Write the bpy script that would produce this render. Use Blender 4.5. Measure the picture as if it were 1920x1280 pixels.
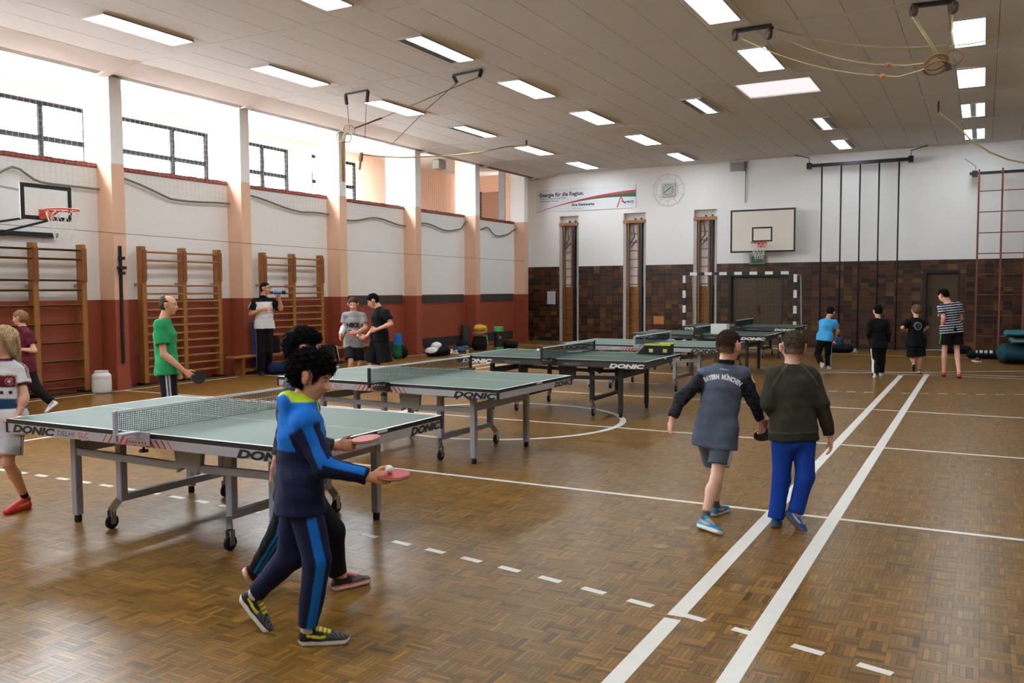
import bpy, math, random
import numpy as np
from mathutils import Vector, Matrix
random.seed(7); RNG = np.random.RandomState(11)
for o in list(bpy.data.objects): bpy.data.objects.remove(o)
SC = bpy.context.scene; COL = SC.collection

# ------------------------------------------------------------------ camera
FPX = 1632.65; CH = 1.6695
YAW, PITCH, ROLL = math.radians(28.3835), math.radians(-3.394), math.radians(-0.2694)
_f = np.array([-math.sin(YAW)*math.cos(PITCH), math.cos(YAW)*math.cos(PITCH), math.sin(PITCH)])
_r = np.array([math.cos(YAW), math.sin(YAW), 0.0]); _u = np.cross(_r, _f)
CR = math.cos(ROLL)*_r + math.sin(ROLL)*_u
CU = -math.sin(ROLL)*_r + math.cos(ROLL)*_u
CF = _f; CP = np.array([0.0, 0.0, CH])
cam = bpy.data.cameras.new('camera'); cam.sensor_width = 36; cam.lens = FPX*36/1920
cam.clip_start = 0.05; cam.clip_end = 200
camo = bpy.data.objects.new('camera', cam); COL.objects.link(camo)
M = Matrix.Identity(4)
for i in range(3):
    M[i][0] = CR[i]; M[i][1] = CU[i]; M[i][2] = -CF[i]; M[i][3] = CP[i]
camo.matrix_world = M; SC.camera = camo
def ray(u, v): return CF + CR*(u-960)/FPX - CU*(v-640)/FPX
def at(u, v, d): return CP + ray(u, v)*d                       # pixel at forward depth d
def onz(u, v, z=0.0): r = ray(u, v); return CP + r*((z-CH)/r[2])
def ony(u, v, y): r = ray(u, v); return CP + r*(y/r[1])
def onx(u, v, x): r = ray(u, v); return CP + r*(x/r[0])
def gl(u, v, xmin):                                             # floor point, kept off the window wall
    g = onz(u, v); 
    if g[0] < xmin: g = onx(u, v, xmin); g[2] = 0.0
    return g
def depth(P): return float(np.dot(np.asarray(P)-CP, CF))

# ------------------------------------------------------------------ world, exposure
W = bpy.data.worlds.new('overcast_sky'); SC.world = W; W.use_nodes = True
wn = W.node_tree.nodes; wl = W.node_tree.links
bg = wn['Background']; bg.inputs[0].default_value = (0.86, 0.93, 1.0, 1); bg.inputs[1].default_value = 24.0
SC.view_settings.view_transform = 'Standard'; SC.view_settings.look = 'None'
SC.view_settings.exposure = 1.0; SC.view_settings.gamma = 1.0; SC.view_settings.use_curve_mapping = False
SC.cycles.use_denoising = True
SC.cycles.max_bounces = 8; SC.cycles.diffuse_bounces = 5; SC.cycles.glossy_bounces = 3
SC.cycles.transparent_max_bounces = 12; SC.cycles.caustics_reflective = False; SC.cycles.caustics_refractive = False
SC.cycles.sample_clamp_indirect = 6.0
LAMP_E = 9.5          # luminaire diffuser emission

# ------------------------------------------------------------------ materials
MATS = {}
def lin(c):
    return tuple(((x/255)/12.92 if x/255 <= .04045 else ((x/255+.055)/1.055)**2.4) for x in c)
def mat(name, col, rough=.6, metal=0.0, var=.06, scale=12.0, bump=0.0, bscale=60.0, emit=0.0, spec=.5, attr=False, alpha=1.0, sheen=0.0):
    if name in MATS: return MATS[name]
    m = bpy.data.materials.new(name); m.use_nodes = True; nt = m.node_tree; N = nt.nodes; L = nt.links
    b = N['Principled BSDF']; b.inputs['Roughness'].default_value = rough; b.inputs['Metallic'].default_value = metal
    b.inputs['Specular IOR Level'].default_value = spec
    if sheen: b.inputs['Sheen Weight'].default_value = sheen
    tc = N.new('ShaderNodeTexCoord'); nz = N.new('ShaderNodeTexNoise'); nz.inputs['Scale'].default_value = scale; nz.inputs['Detail'].default_value = 4
    L.new(tc.outputs['Object'], nz.inputs['Vector'])
    mr = N.new('ShaderNodeMapRange'); mr.inputs['To Min'].default_value = 1-var; mr.inputs['To Max'].default_value = 1+var
    L.new(nz.outputs['Fac'], mr.inputs['Value'])
    mx = N.new('ShaderNodeMix'); mx.data_type = 'RGBA'; mx.blend_type = 'MULTIPLY'; mx.inputs[0].default_value = 1.0
    if attr:
        at_ = N.new('ShaderNodeAttribute'); at_.attribute_name = 'Col'; L.new(at_.outputs['Color'], mx.inputs[6])
    else: mx.inputs[6].default_value = (*col, 1)
    L.new(mr.outputs['Result'], mx.inputs[7]); L.new(mx.outputs[2], b.inputs['Base Color'])
    if bump:
        n2 = N.new('ShaderNodeTexNoise'); n2.inputs['Scale'].default_value = bscale; n2.inputs['Detail'].default_value = 3
        L.new(tc.outputs['Object'], n2.inputs['Vector'])
        bp = N.new('ShaderNodeBump'); bp.inputs['Strength'].default_value = bump; bp.inputs['Distance'].default_value = .01
        L.new(n2.outputs['Fac'], bp.inputs['Height']); L.new(bp.outputs['Normal'], b.inputs['Normal'])
    if emit:
        b.inputs['Emission Color'].default_value = (*col, 1); b.inputs['Emission Strength'].default_value = emit
    MATS[name] = m; return m
def m8(name, rgb, **k): return mat(name, lin(rgb), **k)

WHITE = m8('white_paint', (240, 240, 239), rough=.75, var=.03, bump=.15, bscale=90)
PEACH = m8('peach_paint', (226, 186, 158), rough=.75, var=.03, bump=.1, bscale=90)
RED = m8('red_brown_paint', (148, 70, 47), rough=.6, var=.05, bump=.15, bscale=120)
REDLEDGE = m8('red_brick_ledge', (136, 54, 42), rough=.7, var=.15, scale=8)
CEILM = m8('ceiling_panel_fibre', (220, 218, 214), rough=.9, var=.035, scale=40, bump=.2, bscale=300)
DARKGAP = m8('dark_gap', (46, 42, 38), rough=.9)
CEILGAP = m8('ceiling_joint', (120, 112, 104), rough=.9)
GROUT = m8('tile_grout', (104, 84, 64), rough=.9)
TILE = mat('glazed_brown_tile', (0, 0, 0), rough=.42, var=.22, scale=22, attr=True, spec=.35)
PARQ = mat('oak_parquet', (0, 0, 0), rough=.29, var=.26, scale=38, attr=True, spec=.2)
LINEW = m8('white_line_paint', (226, 224, 216), rough=.35, var=.05)
WOOD = m8('varnished_pine', (152, 100, 45), rough=.45, var=.18, scale=9)
WOODD = m8('dark_varnished_wood', (132, 78, 36), rough=.45, var=.18, scale=9)
DOORW = m8('brown_door_veneer', (74, 52, 28), rough=.5, var=.12, scale=6)
DOORF = m8('door_frame_black', (22, 19, 17), rough=.6)
BLACK = m8('black_plastic', (18, 18, 20), rough=.45)
RUBBER = m8('black_rubber', (15, 15, 15), rough=.8)
STEEL = m8('dark_steel', (52, 52, 56), rough=.4, metal=.6)
CHROME = m8('bright_steel', (170, 172, 176), rough=.3, metal=.8)
GREYP = m8('grey_powder_coat', (160, 164, 174), rough=.45)
SILVER = m8('silver_apron', (176, 178, 186), rough=.4, metal=.2)
DARKFR = m8('anthracite_frame', (40, 40, 44), rough=.45, metal=.1)
GREEN = m8('green_table_coat', (86, 106, 96), rough=.55, spec=.3, var=.04, scale=30)
GREEND = m8('dark_green_table_coat', (40, 68, 56), rough=.62, spec=.25, var=.04, scale=30)
WHITEP = m8('white_plastic', (226, 226, 224), rough=.4, var=.02)
ROPE = m8('hemp_rope', (178, 152, 100), rough=.9, var=.2, scale=60)
NETC = m8('grey_net_cord', (196, 196, 192), rough=.9)
NETG = m8('grey_rope', (124, 122, 108), rough=.9, var=.15, scale=50)
ORANGE = m8('orange_rim_paint', (206, 78, 48), rough=.45)
WINF = m8('dark_window_frame', (16, 14, 14), rough=.8, spec=.1)
CLOTH = mat('fabric', (0, 0, 0), rough=.85, var=.14, scale=160, attr=True, spec=.2, bump=.12, bscale=240)
SKIN = mat('skin', (0, 0, 0), rough=.5, var=.05, scale=30, attr=True, spec=.35)
HAIR = mat('hair', (0, 0, 0), rough=.8, var=.4, scale=90, attr=True, spec=.08, bump=.7, bscale=160)
SHOEM = mat('shoe_mesh', (0, 0, 0), rough=.6, var=.08, scale=120, attr=True, spec=.3)
REDR = m8('red_racket_rubber', (178, 52, 58), rough=.5, var=.06)
BALLM = m8('white_celluloid', (240, 240, 236), rough=.35, var=.01)
def glassm():
    m = bpy.data.materials.new('window_glass'); m.use_nodes = True; N = m.node_tree.nodes; L = m.node_tree.links
    for n in list(N): N.remove(n)
    o = N.new('ShaderNodeOutputMaterial'); t = N.new('ShaderNodeBsdfTransparent'); g = N.new('ShaderNodeBsdfGlossy')
    g.inputs['Roughness'].default_value = .02; t.inputs[0].default_value = (.97, .99, 1, 1)
    x = N.new('ShaderNodeMixShader'); x.inputs[0].default_value = .05
    L.new(t.outputs[0], x.inputs[1]); L.new(g.outputs[0], x.inputs[2]); L.new(x.outputs[0], o.inputs[0])
    return m
GLASS = glassm()
def lampm(name, e, col=(.89, .955, 1.0)):
    m = bpy.data.materials.new(name); m.use_nodes = True; N = m.node_tree.nodes; L = m.node_tree.links
    for n in list(N): N.remove(n)
    o = N.new('ShaderNodeOutputMaterial'); em = N.new('ShaderNodeEmission'); em.inputs[0].default_value = (*col, 1); em.inputs[1].default_value = e
    L.new(em.outputs[0], o.inputs[0]); return m
LAMP = lampm('lit_luminaire', LAMP_E)
SKYL = lampm('skylight_diffuser', .5, (1, .93, .93))

# ------------------------------------------------------------------ mesh builder
class MB:
    def __init__(s): s.v = []; s.f = []; s.c = []
    def add(s, vs, fs, col=None):
        b = len(s.v); s.v += [tuple(map(float, x)) for x in vs]; s.f += [tuple(i+b for i in f) for f in fs]
        if col is not None: s.c += [tuple(col)]*len(vs)
        return s
    def box(s, c, size, rz=0, Mx=None, col=None):
        x, y, z = [k/2 for k in size]
        vs = np.array([(a, b, d) for d in (-z, z) for b in (-y, y) for a in (-x, x)])
        if rz: cc, ss = math.cos(rz), math.sin(rz); vs = vs@np.array([[cc, ss, 0], [-ss, cc, 0], [0, 0, 1]])
        if Mx is not None: vs = vs@np.array(Mx)
        vs = vs+np.array(c)
        return s.add(vs, [(0, 2, 3, 1), (4, 5, 7, 6), (0, 1, 5, 4), (2, 6, 7, 3), (0, 4, 6, 2), (1, 3, 7, 5)], col)
    def bx(s, x0, x1, y0, y1, z0, z1, col=None):
        return s.box(((x0+x1)/2, (y0+y1)/2, (z0+z1)/2), (abs(x1-x0), abs(y1-y0), abs(z1-z0)), col=col)
    def bar(s, p, q, w, h, up=(0, 0, 1), col=None):
        p, q = np.array(p, float), np.array(q, float); d = q-p; l = np.linalg.norm(d); d /= l
        up = np.array(up, float)
        if abs(d@up) > .98: up = np.array((0, 1, 0.))
        x = np.cross(d, up); x /= np.linalg.norm(x); z = np.cross(x, d)
        return s.box((p+q)/2, (w, l, h), Mx=[x, d, z], col=col)
    def tube(s, pts, r, n=8, closed=False, col=None):
        pts = [np.array(p, float) for p in pts]; m = len(pts); rs = r if hasattr(r, '__len__') else [r]*m
        vs = []; ref = None
        for i in range(m):
            a = pts[i-1] if (i or closed) else pts[i]; b = pts[(i+1) % m] if (i < m-1 or closed) else pts[i]
            d = b-a; d /= (np.linalg.norm(d)+1e-9)
            if ref is None:
                ref = np.array((0, 0, 1.)) if abs(d[2]) < .9 else np.array((1., 0, 0))
            x = np.cross(d, ref); x /= (np.linalg.norm(x)+1e-9); y = np.cross(x, d); ref = y
            for k in range(n):
                t = 2*math.pi*k/n; vs.append(pts[i]+rs[i]*(math.cos(t)*x+math.sin(t)*y))
        fs = []
        for i in range(m if closed else m-1):
            j = (i+1) % m
            for k in range(n): fs.append((i*n+k, i*n+(k+1) % n, j*n+(k+1) % n, j*n+k))
        if not closed: fs += [tuple(range(n))[::-1], tuple((m-1)*n+k for k in range(n))]
        return s.add(vs, fs, col)
    def lathe(s, prof, c=(0, 0, 0), n=24, Mx=None, col=None):
        vs = []; m = len(prof)
        for r, z in prof:
            for k in range(n): t = 2*math.pi*k/n; vs.append((r*math.cos(t), r*math.sin(t), z))
        vs = np.array(vs)
        if Mx is not None: vs = vs@np.array(Mx)
        vs = vs+np.array(c); fs = []
        for i in range(m-1):
            for k in range(n): fs.append((i*n+k, i*n+(k+1) % n, (i+1)*n+(k+1) % n, (i+1)*n+k))
        fs += [tuple(range(n))[::-1], tuple((m-1)*n+k for k in range(n))]
        return s.add(vs, fs, col)
    def prism(s, poly, ax, t0, t1, col=None):     # poly in the two other axes, extruded along axis ax
        n = len(poly); vs = []
        for t in (t0, t1):
            for a, b in poly:
                vs.append({0: (t, a, b), 1: (a, t, b), 2: (a, b, t)}[ax])
        fs = [tuple(range(n))[::-1], tuple(range(n, 2*n))]+[(i, (i+1) % n, n+(i+1) % n, n+i) for i in range(n)]
        return s.add(vs, fs, col)
    def ball(s, c, r, n=14, sc=(1, 1, 1), col=None):
        m = n//2+1; prof = [(max(1e-4, math.sin(math.pi*i/(m-1))), -math.cos(math.pi*i/(m-1))) for i in range(m)]
        vs = []
        for a, z in prof:
            for k in range(n): t = 2*math.pi*k/n; vs.append((c[0]+r*sc[0]*a*math.cos(t), c[1]+r*sc[1]*a*math.sin(t), c[2]+r*sc[2]*z))
        fs = [(i*n+k, i*n+(k+1) % n, (i+1)*n+(k+1) % n, (i+1)*n+k) for i in range(m-1) for k in range(n)]
        return s.add(vs, fs, col)
    def build(s, name, material, parent=None, smooth=False, bevel=0, loc=None, stuff=False):
        me = bpy.data.meshes.new(name); me.from_pydata(s.v, [], s.f)
        if s.c and len(s.c) == len(s.v):
            a = me.color_attributes.new('Col', 'FLOAT_COLOR', 'POINT')
            a.data.foreach_set('color', np.c_[np.array(s.c)[:, :3], np.ones(len(s.c))].astype(np.float32).ravel())
        me.materials.append(material); me.update()
        bmfix(me)
        if smooth: me.polygons.foreach_set('use_smooth', [True]*len(me.polygons))
        return link(me, name, parent, loc, bevel, stuff)
def bmfix(me):
    import bmesh
    b = bmesh.new(); b.from_mesh(me); bmesh.ops.recalc_face_normals(b, faces=b.faces); b.to_mesh(me); b.free()
def link(me, name, parent=None, loc=None, bevel=0, stuff=False):
    o = bpy.data.objects.new(name, me); COL.objects.link(o)
    if parent: o.parent = parent
    if loc is not None: o.location = loc
    if bevel:
        md = o.modifiers.new('bevel', 'BEVEL'); md.width = bevel; md.segments = 2; md.limit_method = 'ANGLE'
    if stuff: o['kind'] = 'stuff'
    return o
def tag(o, label=None, cat=None, group=None, kind=None):
    if label: o['label'] = label
    if cat: o['category'] = cat
    if group: o['group'] = group
    if kind: o['kind'] = kind
    return o
def empty(name, loc=(0, 0, 0), rz=0, label=None, cat=None, group=None, kind=None):
    o = bpy.data.objects.new(name, None); COL.objects.link(o); o.location = loc; o.rotation_euler = (0, 0, rz); o.empty_display_size = .1
    return tag(o, label, cat, group, kind)
def struct(o): o['kind'] = 'structure'; return o
KIDS = {}
def copy_tree(o, parent=None):
    c = o.copy(); COL.objects.link(c)
    if parent is not None: c.parent = parent
    for ch in [x for x in bpy.data.objects if x.parent == o]: copy_tree(ch, c)
    return c
def textmesh(txt, size=1.0, shear=0.0, off=0.0, wide=1.0, align='LEFT', depth=0.0):
    cu = bpy.data.curves.new('t', 'FONT'); cu.body = txt; cu.size = size; cu.shear = shear; cu.offset = off
    cu.align_x = align; cu.resolution_u = 3; cu.fill_mode = 'FRONT'; cu.extrude = depth
    if depth: cu.fill_mode = 'BOTH'
    o = bpy.data.objects.new('t', cu); COL.objects.link(o)
    bpy.context.view_layer.update()
    dg = bpy.context.evaluated_depsgraph_get(); me = bpy.data.meshes.new_from_object(o.evaluated_get(dg))
    bpy.data.objects.remove(o); bpy.data.curves.remove(cu)
    v = np.array([x.co[:] for x in me.vertices]).reshape(-1, 3); f = [tuple(p.vertices) for p in me.polygons]
    bpy.data.meshes.remove(me); v[:, 0] *= wide
    return v, f
def lettering(name, txt, material, parent, origin, xa, ya, **k):      # flat print at origin along axes xa (reading) and ya (up)
    v, f = textmesh(txt, **k); xa, ya = np.array(xa, float), np.array(ya, float)
    b = MB(); b.add(np.array(origin)+v[:, :1]*xa+v[:, 1:2]*ya, f)
    me = bpy.data.meshes.new(name); me.from_pydata(b.v, [], b.f); me.materials.append(material); me.update()
    return link(me, name, parent)

# ------------------------------------------------------------------ room dimensions
XW, XP = -13.34, -12.96            # wall plane, pilaster front plane
YB, YN, XR = 25.78, -6.2, 2.55     # back wall, wall behind the camera, right wall
ZC, ZE = 5.40, 5.24                # ceiling, its lower edge over the pilasters
ZL, ZWN, ZT = 3.85, 1.53, 2.415    # ledge, wainscot top, tile top
XG, ZG = -16.0, 5.62               # gallery window wall, gallery ceiling
PIL = [-5.3, -2.3, .7, 3.75, 6.78, 9.82, 12.74, 15.74, 18.77, 21.80, 24.86]   # near side of each pilaster
PW = .25

# ------------------------------------------------------------------ floor
fl = struct(MB().bx(XW-.4, XR, YN, YB+.4, -.3, -.004).build('floor', DARKGAP))
MB().bx(XW, XR, YN, .5, -.004, 0).build('floor_boards', m8('plain_oak', (120, 84, 42), rough=.35, var=.2, scale=30), fl)
def parquet():
    b = .125; n = 5; sw = b/n
    x0, y0 = -13.1, .5; nx = int((XR-x0)/b)+1; ny = int((YB-y0)/b)+1
    base = np.array(lin((122, 89, 40)))
    strips = []                                     # cx, cy, horizontal?, colour
    ii, jj, kk = np.meshgrid(np.arange(nx), np.arange(ny), np.arange(n), indexing='ij'); ii, jj, kk = ii.ravel(), jj.ravel(), kk.ravel()
    hor = (ii+jj) % 2 == 0
    off = (kk+.5)*sw-b/2
    cx = x0+(ii+.5)*b+np.where(hor, 0, off); cy = y0+(jj+.5)*b+np.where(hor, off, 0)
    blk = RNG.uniform(.9, 1.1, (nx, ny))[ii, jj]; br = np.clip(RNG.normal(1.0, .2, len(cx)), .5, 1.5)*blk
    br = np.where(RNG.rand(len(cx)) < .05, br*.68, br)
    warm = RNG.normal(0, .05, len(cx))
    keep = (cx < XR-.08)&(cy < YB-.02)&(cx > XW+.25)
    cx, cy, hor, br, warm = cx[keep], cy[keep], hor[keep], br[keep], warm[keep]
    br = np.round(br*8)/8; warm = np.round(warm/.05)*.05
    col = base[None]*br[:, None]*np.c_[1+warm, np.ones(len(cx)), 1-warm]
    hx = np.where(hor, b/2, sw/2)-.0006; hy = np.where(hor, sw/2, b/2)-.0006
    P = np.c_[cx, cy, np.zeros(len(cx))]-CP; fw = P@CF
    u = 960+FPX*(P@CR)/np.maximum(fw, .1); v = 640-FPX*(P@CU)/np.maximum(fw, .1)
    vis = (fw > .5)&(u > -10)&(u < 1930)&(v < 1290)
    order = np.argsort(np.where(vis, fw, 1e9)); one = order[:300]; rest = np.setdiff1d(np.arange(len(cx)), one)
    cache = {}
    for i in one:
        key = (bool(hor[i]), tuple(np.round(col[i], 4)))
        if key not in cache:
            mb = MB().box((0, 0, -.0015), (2*hx[i], 2*hy[i], .003), col=col[i]); o = mb.build('parquet_strip', PARQ, fl); cache[key] = o.data
            o.location = (cx[i], cy[i], 0)
        else: link(cache[key], 'parquet_strip', fl, (cx[i], cy[i], 0))
    n_ = len(rest); X, Y = cx[rest], cy[rest]; a, c = hx[rest], hy[rest]
    V = np.zeros((n_, 8, 3)); sx = [-1, 1, 1, -1]; sy = [-1, -1, 1, 1]
    for k in range(4):
        V[:, k, 0] = X+sx[k]*a; V[:, k, 1] = Y+sy[k]*c
        V[:, 4+k, 0] = X+sx[k]*a; V[:, 4+k, 1] = Y+sy[k]*c; V[:, 4+k, 2] = -.003
    near = Y < 8
    F = []
    idx = np.arange(n_)*8
    top = np.c_[idx, idx+1, idx+2, idx+3]
    F = [top]
    for k in range(4): k2 = (k+1) % 4; F.append(np.c_[idx+k, idx+4+k, idx+4+k2, idx+k2][near])
    F = np.concatenate(F)
    me = bpy.data.meshes.new('parquet_field'); me.vertices.add(n_*8); me.vertices.foreach_set('co', V.astype(np.float32).ravel())
    me.loops.add(len(F)*4); me.loops.foreach_set('vertex_index', F.astype(np.int32).ravel())
    me.polygons.add(len(F)); me.polygons.foreach_set('loop_start', np.arange(0, len(F)*4, 4, dtype=np.int32)); me.polygons.foreach_set('loop_total', np.full(len(F), 4, dtype=np.int32))
    at_ = me.color_attributes.new('Col', 'FLOAT_COLOR', 'POINT')
    cc = np.repeat(np.c_[col[rest], np.ones(n_)], 8, axis=0); at_.data.foreach_set('color', cc.astype(np.float32).ravel())
    me.polygons.foreach_set('use_smooth', np.zeros(len(F), bool)); me.materials.append(PARQ); me.update(calc_edges=True)
    link(me, 'parquet_field', fl, stuff=True)
parquet()
def fline(p, q, w=.05, z=.0012, name='court_line'):
    p, q = np.array(p, float), np.array(q, float); d = (q-p)/np.linalg.norm(q-p); n = np.array([-d[1], d[0]])*w/2
    return MB().prism([tuple(p-n), tuple(q-n), tuple(q+n), tuple(p+n)], 2, -.002, z).build(name, LINEW, fl)
def arcline(c, r, a0, a1, w=.05, n=72, name='court_circle'):
    b = MB(); 
    for i in range(n):
        t0 = a0+(a1-a0)*i/n; t1 = a0+(a1-a0)*(i+1)/n
        b.prism([(c[0]+(r-w/2)*math.cos(t0), c[1]+(r-w/2)*math.sin(t0)), (c[0]+(r+w/2)*math.cos(t0), c[1]+(r+w/2)*math.sin(t0)),
                 (c[0]+(r+w/2)*math.cos(t1), c[1]+(r+w/2)*math.sin(t1)), (c[0]+(r-w/2)*math.cos(t1), c[1]+(r-w/2)*math.sin(t1))], 2, -.002, .0013)
    return b.build(name, LINEW, fl)
for x in (-1.345, -.915, -9.45, -9.88):
    if x > -2:
        fline((x, -3.7), (x, 4.19) if x < -1 else (x, 18.6), .088)
        if x < -1: fline((x, 4.235), (x, 18.15), .088)
    else: fline((x, -3.7), (x, 4.8), .06); fline((x, 4.9), (x, 18.5), .06)
fline((-12.78, -3.8), (-12.78, 23.4), .05); fline((1.98, -3.8), (1.98, 23.4), .05)
fline((-12.78, 9.8), (1.98, 9.8), .05, .0009); fline((-12.78, 6.6), (1.98, 6.6), .05, .0009); fline((-12.78, 12.86), (1.98, 12.86), .05, .0009)
fline((-12.78, 23.38), (1.98, 23.38), .05); fline((-8.6, 18.4), (1.98, 18.4), .04, .0009); fline((-8.6, 18.82), (1.98, 18.82), .04, .0009)
fline((-8.6, 14.72), (-5.0, 14.72), .05, .0009); fline((-8.6, 16.61), (-4.4, 16.61), .05, .0009)
fline((-3.2, 17.75), (.9, 20.2), .04, .0011)
arcline((-5.45, 9.8), 1.56, 0, 2*math.pi, .075)
def dashes(x0, x1, f, step=.297, ln=.15, w=.05):
    x = x0
    while x < x1:
        y = f(x); sl = (f(x+.05)-f(x-.05))/.1; n = math.hypot(1, sl); hx, hy = ln/2/n, ln/2*sl/n
        fline((x-hx, y-hy), (x+hx, y+hy), w, .0011, 'court_dash'); x += step
dashes(-8.1, .6, lambda x: 4.87-(.0215*max(0, x+6.6)**2 if x > -6.6 else .0215*(x+6.6)**2*.3))
dashes(-3.16, 1.2, lambda x: 14.72+.085*(x+3.2)+.07*(x+3.2)**2/1.6, step=.264, ln=.13, w=.04)
for u, v in ((1280, 990), (1238, 1024)):                 # brass covers of the post sleeves
    g = onz(u, v); MB().lathe([(.05, -.002), (.05, .0014), (.036, .002), (.034, .0012)], (g[0], g[1], 0), 24).build('sleeve_cover', m8('worn_brass', (150, 124, 76), rough=.4, metal=.4), fl, smooth=False)

# ------------------------------------------------------------------ left wall with pilasters, ledge, gallery
wl_ = struct(empty('wall_left', (XW, 9, 0)))
def rel(b): 
    b.v = [(x-XW, y-9, z) for x, y, z in b.v]; return b
rel(MB().bx(XW-.35, XW, YN, YB, 0, ZWN)).build('wainscot', RED, wl_)
rel(MB().bx(XW-.35, XW, YN, YB, ZWN, ZL-.07)).build('plaster_wall', WHITE, wl_)
for i, y in enumerate(PIL):
    rel(MB().bx(XW-.01, XP, y, y+PW, 0, ZWN)).build('pilaster_foot', RED, wl_)
    rel(MB().bx(XW-.02, XP+.012, y-.012, y+PW+.012, 0, .22)).build('pilaster_base', RED, wl_)
    rel(MB().bx(XW-.01, XP, y, y+PW, ZWN, ZL-.02)).build('pilaster_shaft', PEACH, wl_)
    rel(MB().bx(-13.46, XP, y+.002, y+PW-.002, ZL-.02, ZC+.3)).build('column', WHITE, wl_)
    rel(MB().bx(-13.66, -13.46, y+.02, y+PW-.02, ZL-.02, ZC+.3)).build('column_back', PEACH, wl_)
    if i+1 < len(PIL):
        y0, y1 = y+PW, PIL[i+1]
        nb = 14
        for k in range(nb):
            a = y0+(y1-y0)*k/nb; c = y0+(y1-y0)*(k+1)/nb
            rel(MB().bx(XW-.35, XW+.02, a+.004, c-.004, ZL-.075, ZL+.006*(k % 3 == 0))).build('ledge_brick', REDLEDGE, wl_)
        rel(MB().bx(XW-.34, XW+.006, y0, y1, ZL-.08, ZL-.01)).build('ledge_mortar', m8('ledge_mortar', (120, 70, 58)), wl_)
for y in (PIL[8], PIL[10]):
    rel(MB().bx(-13.92, -13.68, y+.03, y+PW, ZL-.02, ZC+.3)).build('steel_column', m8('grey_steel_column', (150, 152, 156)), wl_)
# gallery behind the columns
gal = struct(empty('wall_gallery', (XG, 9, 0)))
def relg(b): b.v = [(x-XG, y-9, z) for x, y, z in b.v]; return b
relg(MB().bx(XG, XW-.34, YN, 26.4, ZL-.6, ZL-.45)).build('gallery_floor', m8('gallery_floor', (190, 182, 172)), gal)
ADDED_SKY0, ADDED_SKY1 = -15.3, -14.1  # unseen glazed roof strip, added to let in sky and brighten the gallery
relg(MB().bx(XG-.3, ADDED_SKY0, YN, 26.4, ZG, ZG+.15)).build('gallery_ceiling', WHITE, gal)
relg(MB().bx(ADDED_SKY1, -12.93, YN, 26.7, ZG, ZG+.15)).build('gallery_ceiling', WHITE, gal)
YS = 19.6
for k in range(9):
    a = YN+(YS-YN)*k/9; relg(MB().bx(ADDED_SKY0, ADDED_SKY1, a, a+.1, ZG, ZG+.15)).build('added_skylight_bar', WHITE, gal)
    relg(MB().bx(ADDED_SKY0, ADDED_SKY1, a+.1, a+(YS-YN)/9, ZG+.1, ZG+.106)).build('added_skylight_pane', GLASS, gal)
relg(MB().bx(ADDED_SKY0, ADDED_SKY1, YS, 26.4, ZG, ZG+.15)).build('gallery_ceiling', WHITE, gal)
relg(MB().bx(XG-.3, XP-.1, 26.4, 26.7, ZL-.6, ZG+.15)).build('gallery_end_wall', PEACH, gal)
relg(MB().bx(XG-.3, XP-.1, YN-.2, YN, ZL-.6, ZG+.15)).build('gallery_end_wall', PEACH, gal)
WR = [-3.9, -.8, 2.3, 5.4, 8.52, 11.63, 14.74, 17.42, 20.2]   # right edge of each window
WZ0, WZ1 = 3.95, 5.34
prev = YN
for n_, r in enumerate(WR):
    l = r-2.35 if n_ < 7 else r-1.9
    if l > prev: relg(MB().bx(XG-.3, XG, prev, l, ZL-.6, ZG)).build('gallery_wall', PEACH, gal)
    relg(MB().bx(XG-.3, XG, l, r, ZL-.6, WZ0)).build('gallery_sill_wall', PEACH, gal)
    relg(MB().bx(XG-.3, XG, l, r, WZ1, ZG)).build('window_lintel', PEACH, gal)
    prev = r
    w = struct(empty('window_%d' % (n_+1), (XG, r, WZ0)))
    wd = r-l; mu = -.99 if n_ < 7 else -.9; zm = 4.63-WZ0; H = WZ1-WZ0
    def F(y0, y1, z0, z1): MB().bx(-.1, -.02, y0, y1, z0, z1).build('window_frame', WINF, w, bevel=.01)
    F(-wd, 0, H-.08, H); F(-wd, 0, 0, .07); F(-wd, -wd+.07, .07, H-.08); F(-.07, 0, .07, H-.08)
    F(mu-.045, mu+.045, .07, H-.08); F(-wd+.07, mu-.045, zm-.05, zm+.05); F(mu+.045, -.07, zm-.05, zm+.05)
    for a, c in ((-wd+.07, mu-.045), (mu+.045, -.07)):
        for z0, z1 in ((.07, zm-.05), (zm+.05, H-.08)): MB().bx(-.062, -.056, a, c, z0, z1).build('window_pane', GLASS, w)
relg(MB().bx(XG-.3, XG, prev, 26.4, ZL-.6, ZG)).build('gallery_wall', PEACH, gal)
gd = ony(898, 360, 26.4); ge = ony(936, 354, 26.4)
d3 = struct(empty('door_3', (gd[0], 26.4, ZL-.45)))
MB().bx(0, .12, -.05, 0, 0, gd[2]-ZL+.45).build('door_frame', DOORF, d3)
MB().bx(.12, 1.3, -.03, 0, 0, gd[2]-ZL+.42).build('door_leaf', m8('gallery_door', (150, 112, 84), rough=.5), d3)

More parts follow.
